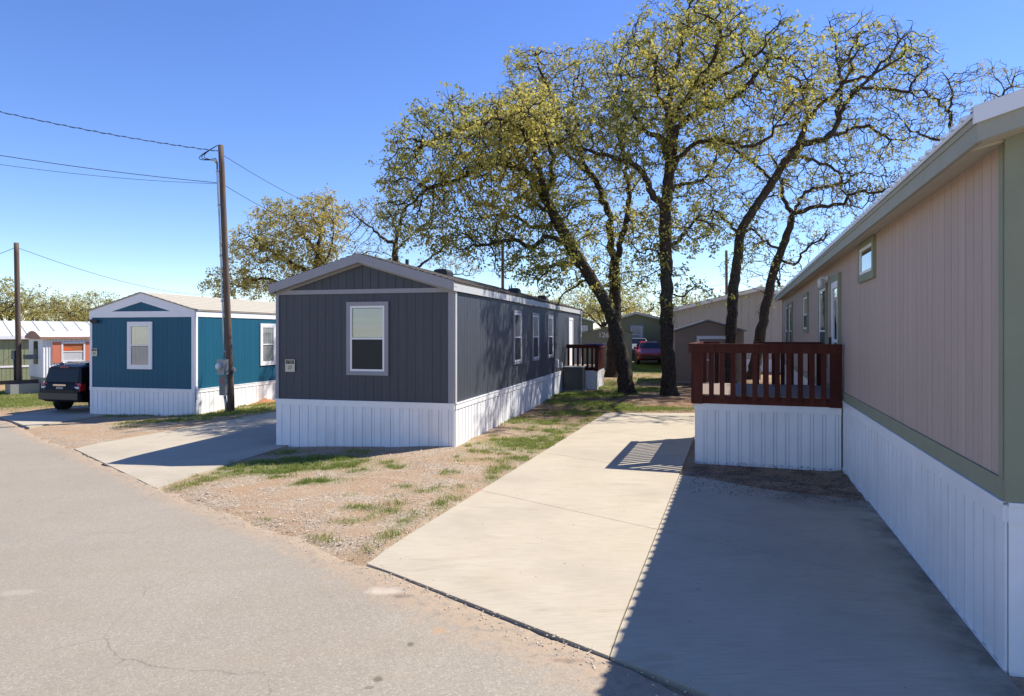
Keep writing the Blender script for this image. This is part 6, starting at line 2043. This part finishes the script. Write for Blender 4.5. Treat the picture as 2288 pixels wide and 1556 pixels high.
# ------------------------------------------------------------------ grass, stones, litter
def build_ground_cover():
    rnd = random.Random(77)
    V, F, T = [], [], []
    def blade(x, y, z, h, w, tint):
        a = rnd.uniform(0, 6.283)
        lean = rnd.uniform(.1, .8) * h
        la = rnd.uniform(0, 6.283)
        dx, dy = math.cos(a) * w, math.sin(a) * w
        o = len(V)
        tx, ty = x + math.cos(la) * lean, y + math.sin(la) * lean
        mx_, my = x + math.cos(la) * lean * .35, y + math.sin(la) * lean * .35
        V.extend([(x - dx, y - dy, z - .01), (x + dx, y + dy, z - .01), (mx_ + dx * .7, my + dy * .7, z + h * .6), (mx_ - dx * .7, my - dy * .7, z + h * .6), (tx, ty, z + h)])
        F.append((o, o + 1, o + 2, o + 3)); F.append((o + 3, o + 2, o + 4)); T.extend([tint, tint])
    def blocked(x, y):
        lx, ly = to_local(HR, x, y)
        if -5.62 < lx < 6 and ly > -3 and ly < 14.7 and not (-2.7 < lx < 0 and 5.6 < ly < 7.6 and False): 
            if lx < -.02 and ly < 14.7: return True
            if lx >= -.02: return True
        lx, ly = to_local(HG, x, y)
        if -4.43 < lx < 0 and 0 < ly < 18.4: return True
        if 0 < lx < 1.3 and 13 < ly < 16.6: return True
        if road_dist(x, y) < .12: return True
        lx, ly = to_local(HB, x, y)
        if -4.53 < lx < 0 and 0 < ly < 17: return True
        return False
    for (cx, cy, rx, ry, s, tall, dry) in GRASS:
        far = cy > 19
        area = rx * ry * 3.14
        dens = 1900 if not far else (800 if cy < 30 else 260)
        n = int(min(9000, area * dens * s))
        # sub-tufts for an uneven outline
        tufts = [(rnd.gauss(0, .5), rnd.gauss(0, .5), rnd.uniform(.5, 1.3)) for _ in range(max(4, int(area * 14)))]
        for _ in range(n):
            tu = rnd.choice(tufts) if rnd.random() < .7 else (rnd.gauss(0, .62), rnd.gauss(0, .62), rnd.uniform(.35, .8))
            sp = .10 if not far else .16
            x = cx + tu[0] * rx + rnd.gauss(0, sp * .6)
            y = cy + tu[1] * ry + rnd.gauss(0, sp * .6)
            if blocked(x, y): continue
            hh = rnd.uniform(.02, .085) * tall * tu[2]
            if far: hh *= 1.15
            w = rnd.uniform(.003, .006) * (1 if not far else 2.0)
            tint = min(1, max(0, rnd.gauss(.28 + .6 * dry, .24)))
            blade(x, y, g(x, y) + bumps(x, y) + .012, hh, w, tint)
    me = bpy.data.meshes.new('grass')
    me.from_pydata(V, [], F)
    a = me.attributes.new('tint', 'FLOAT', 'FACE')
    a.data.foreach_set('value', T)
    me.materials.append(M['grass'])
    tag(link(bpy.data.objects.new('grass', me)), 'patchy green and straw-coloured grass over the yards', 'grass', kind='stuff')
    # gravel
    V, F = [], []
    base = [(1, 0, 0), (-.9, .1, 0), (0, 1, .05), (.1, -.9, 0), (0, .1, .8), (0, 0, -.6)]
    tri = [(0, 2, 4), (2, 1, 4), (1, 3, 4), (3, 0, 4), (2, 0, 5), (1, 2, 5), (3, 1, 5), (0, 3, 5)]
    def stone(x, y, z, r):
        a = rnd.uniform(0, 6.283)
        ca, sa = math.cos(a), math.sin(a)
        sx, sy, sz = r * rnd.uniform(.7, 1.3), r * rnd.uniform(.6, 1.1), r * rnd.uniform(.45, .8)
        o = len(V)
        for (bx, by, bz) in base:
            px, py = bx * sx, by * sy
            V.append((x + px * ca - py * sa, y + px * sa + py * ca, z + bz * sz))
        F.extend([tuple(i + o for i in t) for t in tri])
    n = 0
    while n < 13000:
        x = rnd.uniform(-9, 2.2) if n % 6 else rnd.uniform(-16, -9)
        y = rnd.uniform(5.5, 19) if n % 6 else rnd.uniform(15, 23.4)
        if blocked(x, y): continue
        rd = road_dist(x, y)
        w = .25 + .75 * max(0, mnoise.noise(Vector((x * .8, y * .8, 9))) + .3)
        lx, ly = to_local(HG, x, y)
        if -9 < lx < -4.4 and ly > -6: continue
        if rnd.random() > w: continue
        stone(x, y, g(x, y) + bumps(x, y) + .014, rnd.choice([.006, .008, .010, .013, .018]))
        n += 1
    for _ in range(420):
        x, y = rnd.uniform(-8, 1.5), rnd.uniform(6.5, 18)
        if blocked(x, y): continue
        lx, ly = to_local(HG, x, y)
        if -9 < lx < -4.4 and ly > -6: continue
        stone(x, y, g(x, y) + bumps(x, y) + .012, rnd.uniform(.018, .04))
    # crumbs along the slab and road edge
    for _ in range(1500):
        t = rnd.random()
        x = -12 + 13.6 * t
        y = None
        for (ax, ay), (bx, by) in zip(ROAD[:-1], ROAD[1:]):
            if min(ax, bx) <= x <= max(ax, bx):
                y = ay + (by - ay) * (x - ax) / (bx - ax)
        if y is None: continue
        d = rnd.gauss(-.03, .10)
        xx, yy = x + .69 * d, y + .724 * d
        stone(xx, yy, g(xx, yy) + .016, rnd.choice([.005, .007, .010, .015]))
    for _ in range(500):   # dark bed beside the deck
        lx, ly = rnd.uniform(-2.6, -.05), rnd.uniform(5.3, 7.6)
        x, y = fr(HR, lx, ly)
        if ly < 6.2 - .35 * (lx + 2.8): continue
        stone(x, y, g(x, y) + .02, rnd.choice([.006, .009, .013]))
    me = bpy.data.meshes.new('gravel')
    me.from_pydata(V, [], F)
    me.materials.append(M['stone'])
    tag(link(bpy.data.objects.new('gravel', me)), 'loose pale gravel scattered over the yard and road edge', 'gravel', kind='stuff')
    # fallen leaves
    V, F = [], []
    n = 0
    while n < 5200:
        mode = rnd.random()
        if mode < .10:
            x, y = rnd.uniform(-7.5, 1.5), rnd.uniform(7, 18)
            if blocked(x, y): continue
        elif mode < .8:
            x, y = rnd.uniform(-1, 9), rnd.uniform(17, 33)
        elif mode < .93:
            x, y = fr(HR, rnd.uniform(-2.6, -.05), rnd.uniform(4.9, 7.6))
        else:
            x, y = fr(HR, rnd.uniform(-5.6, -.1), rnd.uniform(0, 14))
            if rnd.random() > .03: continue
        lx, ly = to_local(HG, x, y)
        if -4.43 < lx < 0.0: continue
        lx, ly = to_local(HR, x, y)
        if lx > -.02: continue
        s = rnd.uniform(.012, .03)
        a = rnd.uniform(0, 6.283)
        on_slab = -5.66 < lx < -.03 and ly < 14.8
        if -5.7 < lx < -.03 and ly < 15.7 and not (lx > -2.7 and 4.9 < ly < 7.6) and rnd.random() > .02: continue
        z = g(x, y) + (.039 if on_slab else bumps(x, y) + .03)
        c, q = math.cos(a) * s, math.sin(a) * s
        o = len(V)
        V.extend([(x - c, y - q, z), (x + q * .5, y - c * .5, z + s * .3), (x + c, y + q, z + .004), (x - q * .5, y + c * .5, z + s * .25)])
        F.append((o, o + 1, o + 2, o + 3))
        n += 1
    me = bpy.data.meshes.new('leaf_litter')
    me.from_pydata(V, [], F)
    me.materials.append(M['litter'])
    tag(link(bpy.data.objects.new('leaf_litter', me)), 'brown fallen leaves scattered under the oaks', 'leaves', kind='stuff')

def build_mound():
    c = gp(592, 903)
    V, F = [], []
    n, m = 18, 7
    for j in range(m + 1):
        r = j / m
        for i in range(n):
            a = 6.283 * i / n
            x, y = c.x + .75 * r * math.cos(a), c.y + .55 * r * math.sin(a)
            z = g(x, y) + .26 * (1 - r) ** 1.2 + .10 * mnoise.noise(Vector((x * 3, y * 3, 1))) * (1 - r) - .02 * r
            V.append((x, y, z))
    for j in range(m):
        for i in range(n):
            F.append((j * n + i, (j + 1) * n + i, (j + 1) * n + (i + 1) % n, j * n + (i + 1) % n))
    me = bpy.data.meshes.new('dirt_mound')
    me.from_pydata(V, [], F)
    me.polygons.foreach_set('use_smooth', [True] * len(F))
    me.materials.append(mat('orange_soil', (0.40, 0.19, 0.08), .95, .3, 6, .6, 30))
    tag(link(bpy.data.objects.new('dirt_mound', me)), 'small heap of orange soil beside the blue home skirting', 'dirt', kind='stuff')

build_mound()
build_ground_cover()
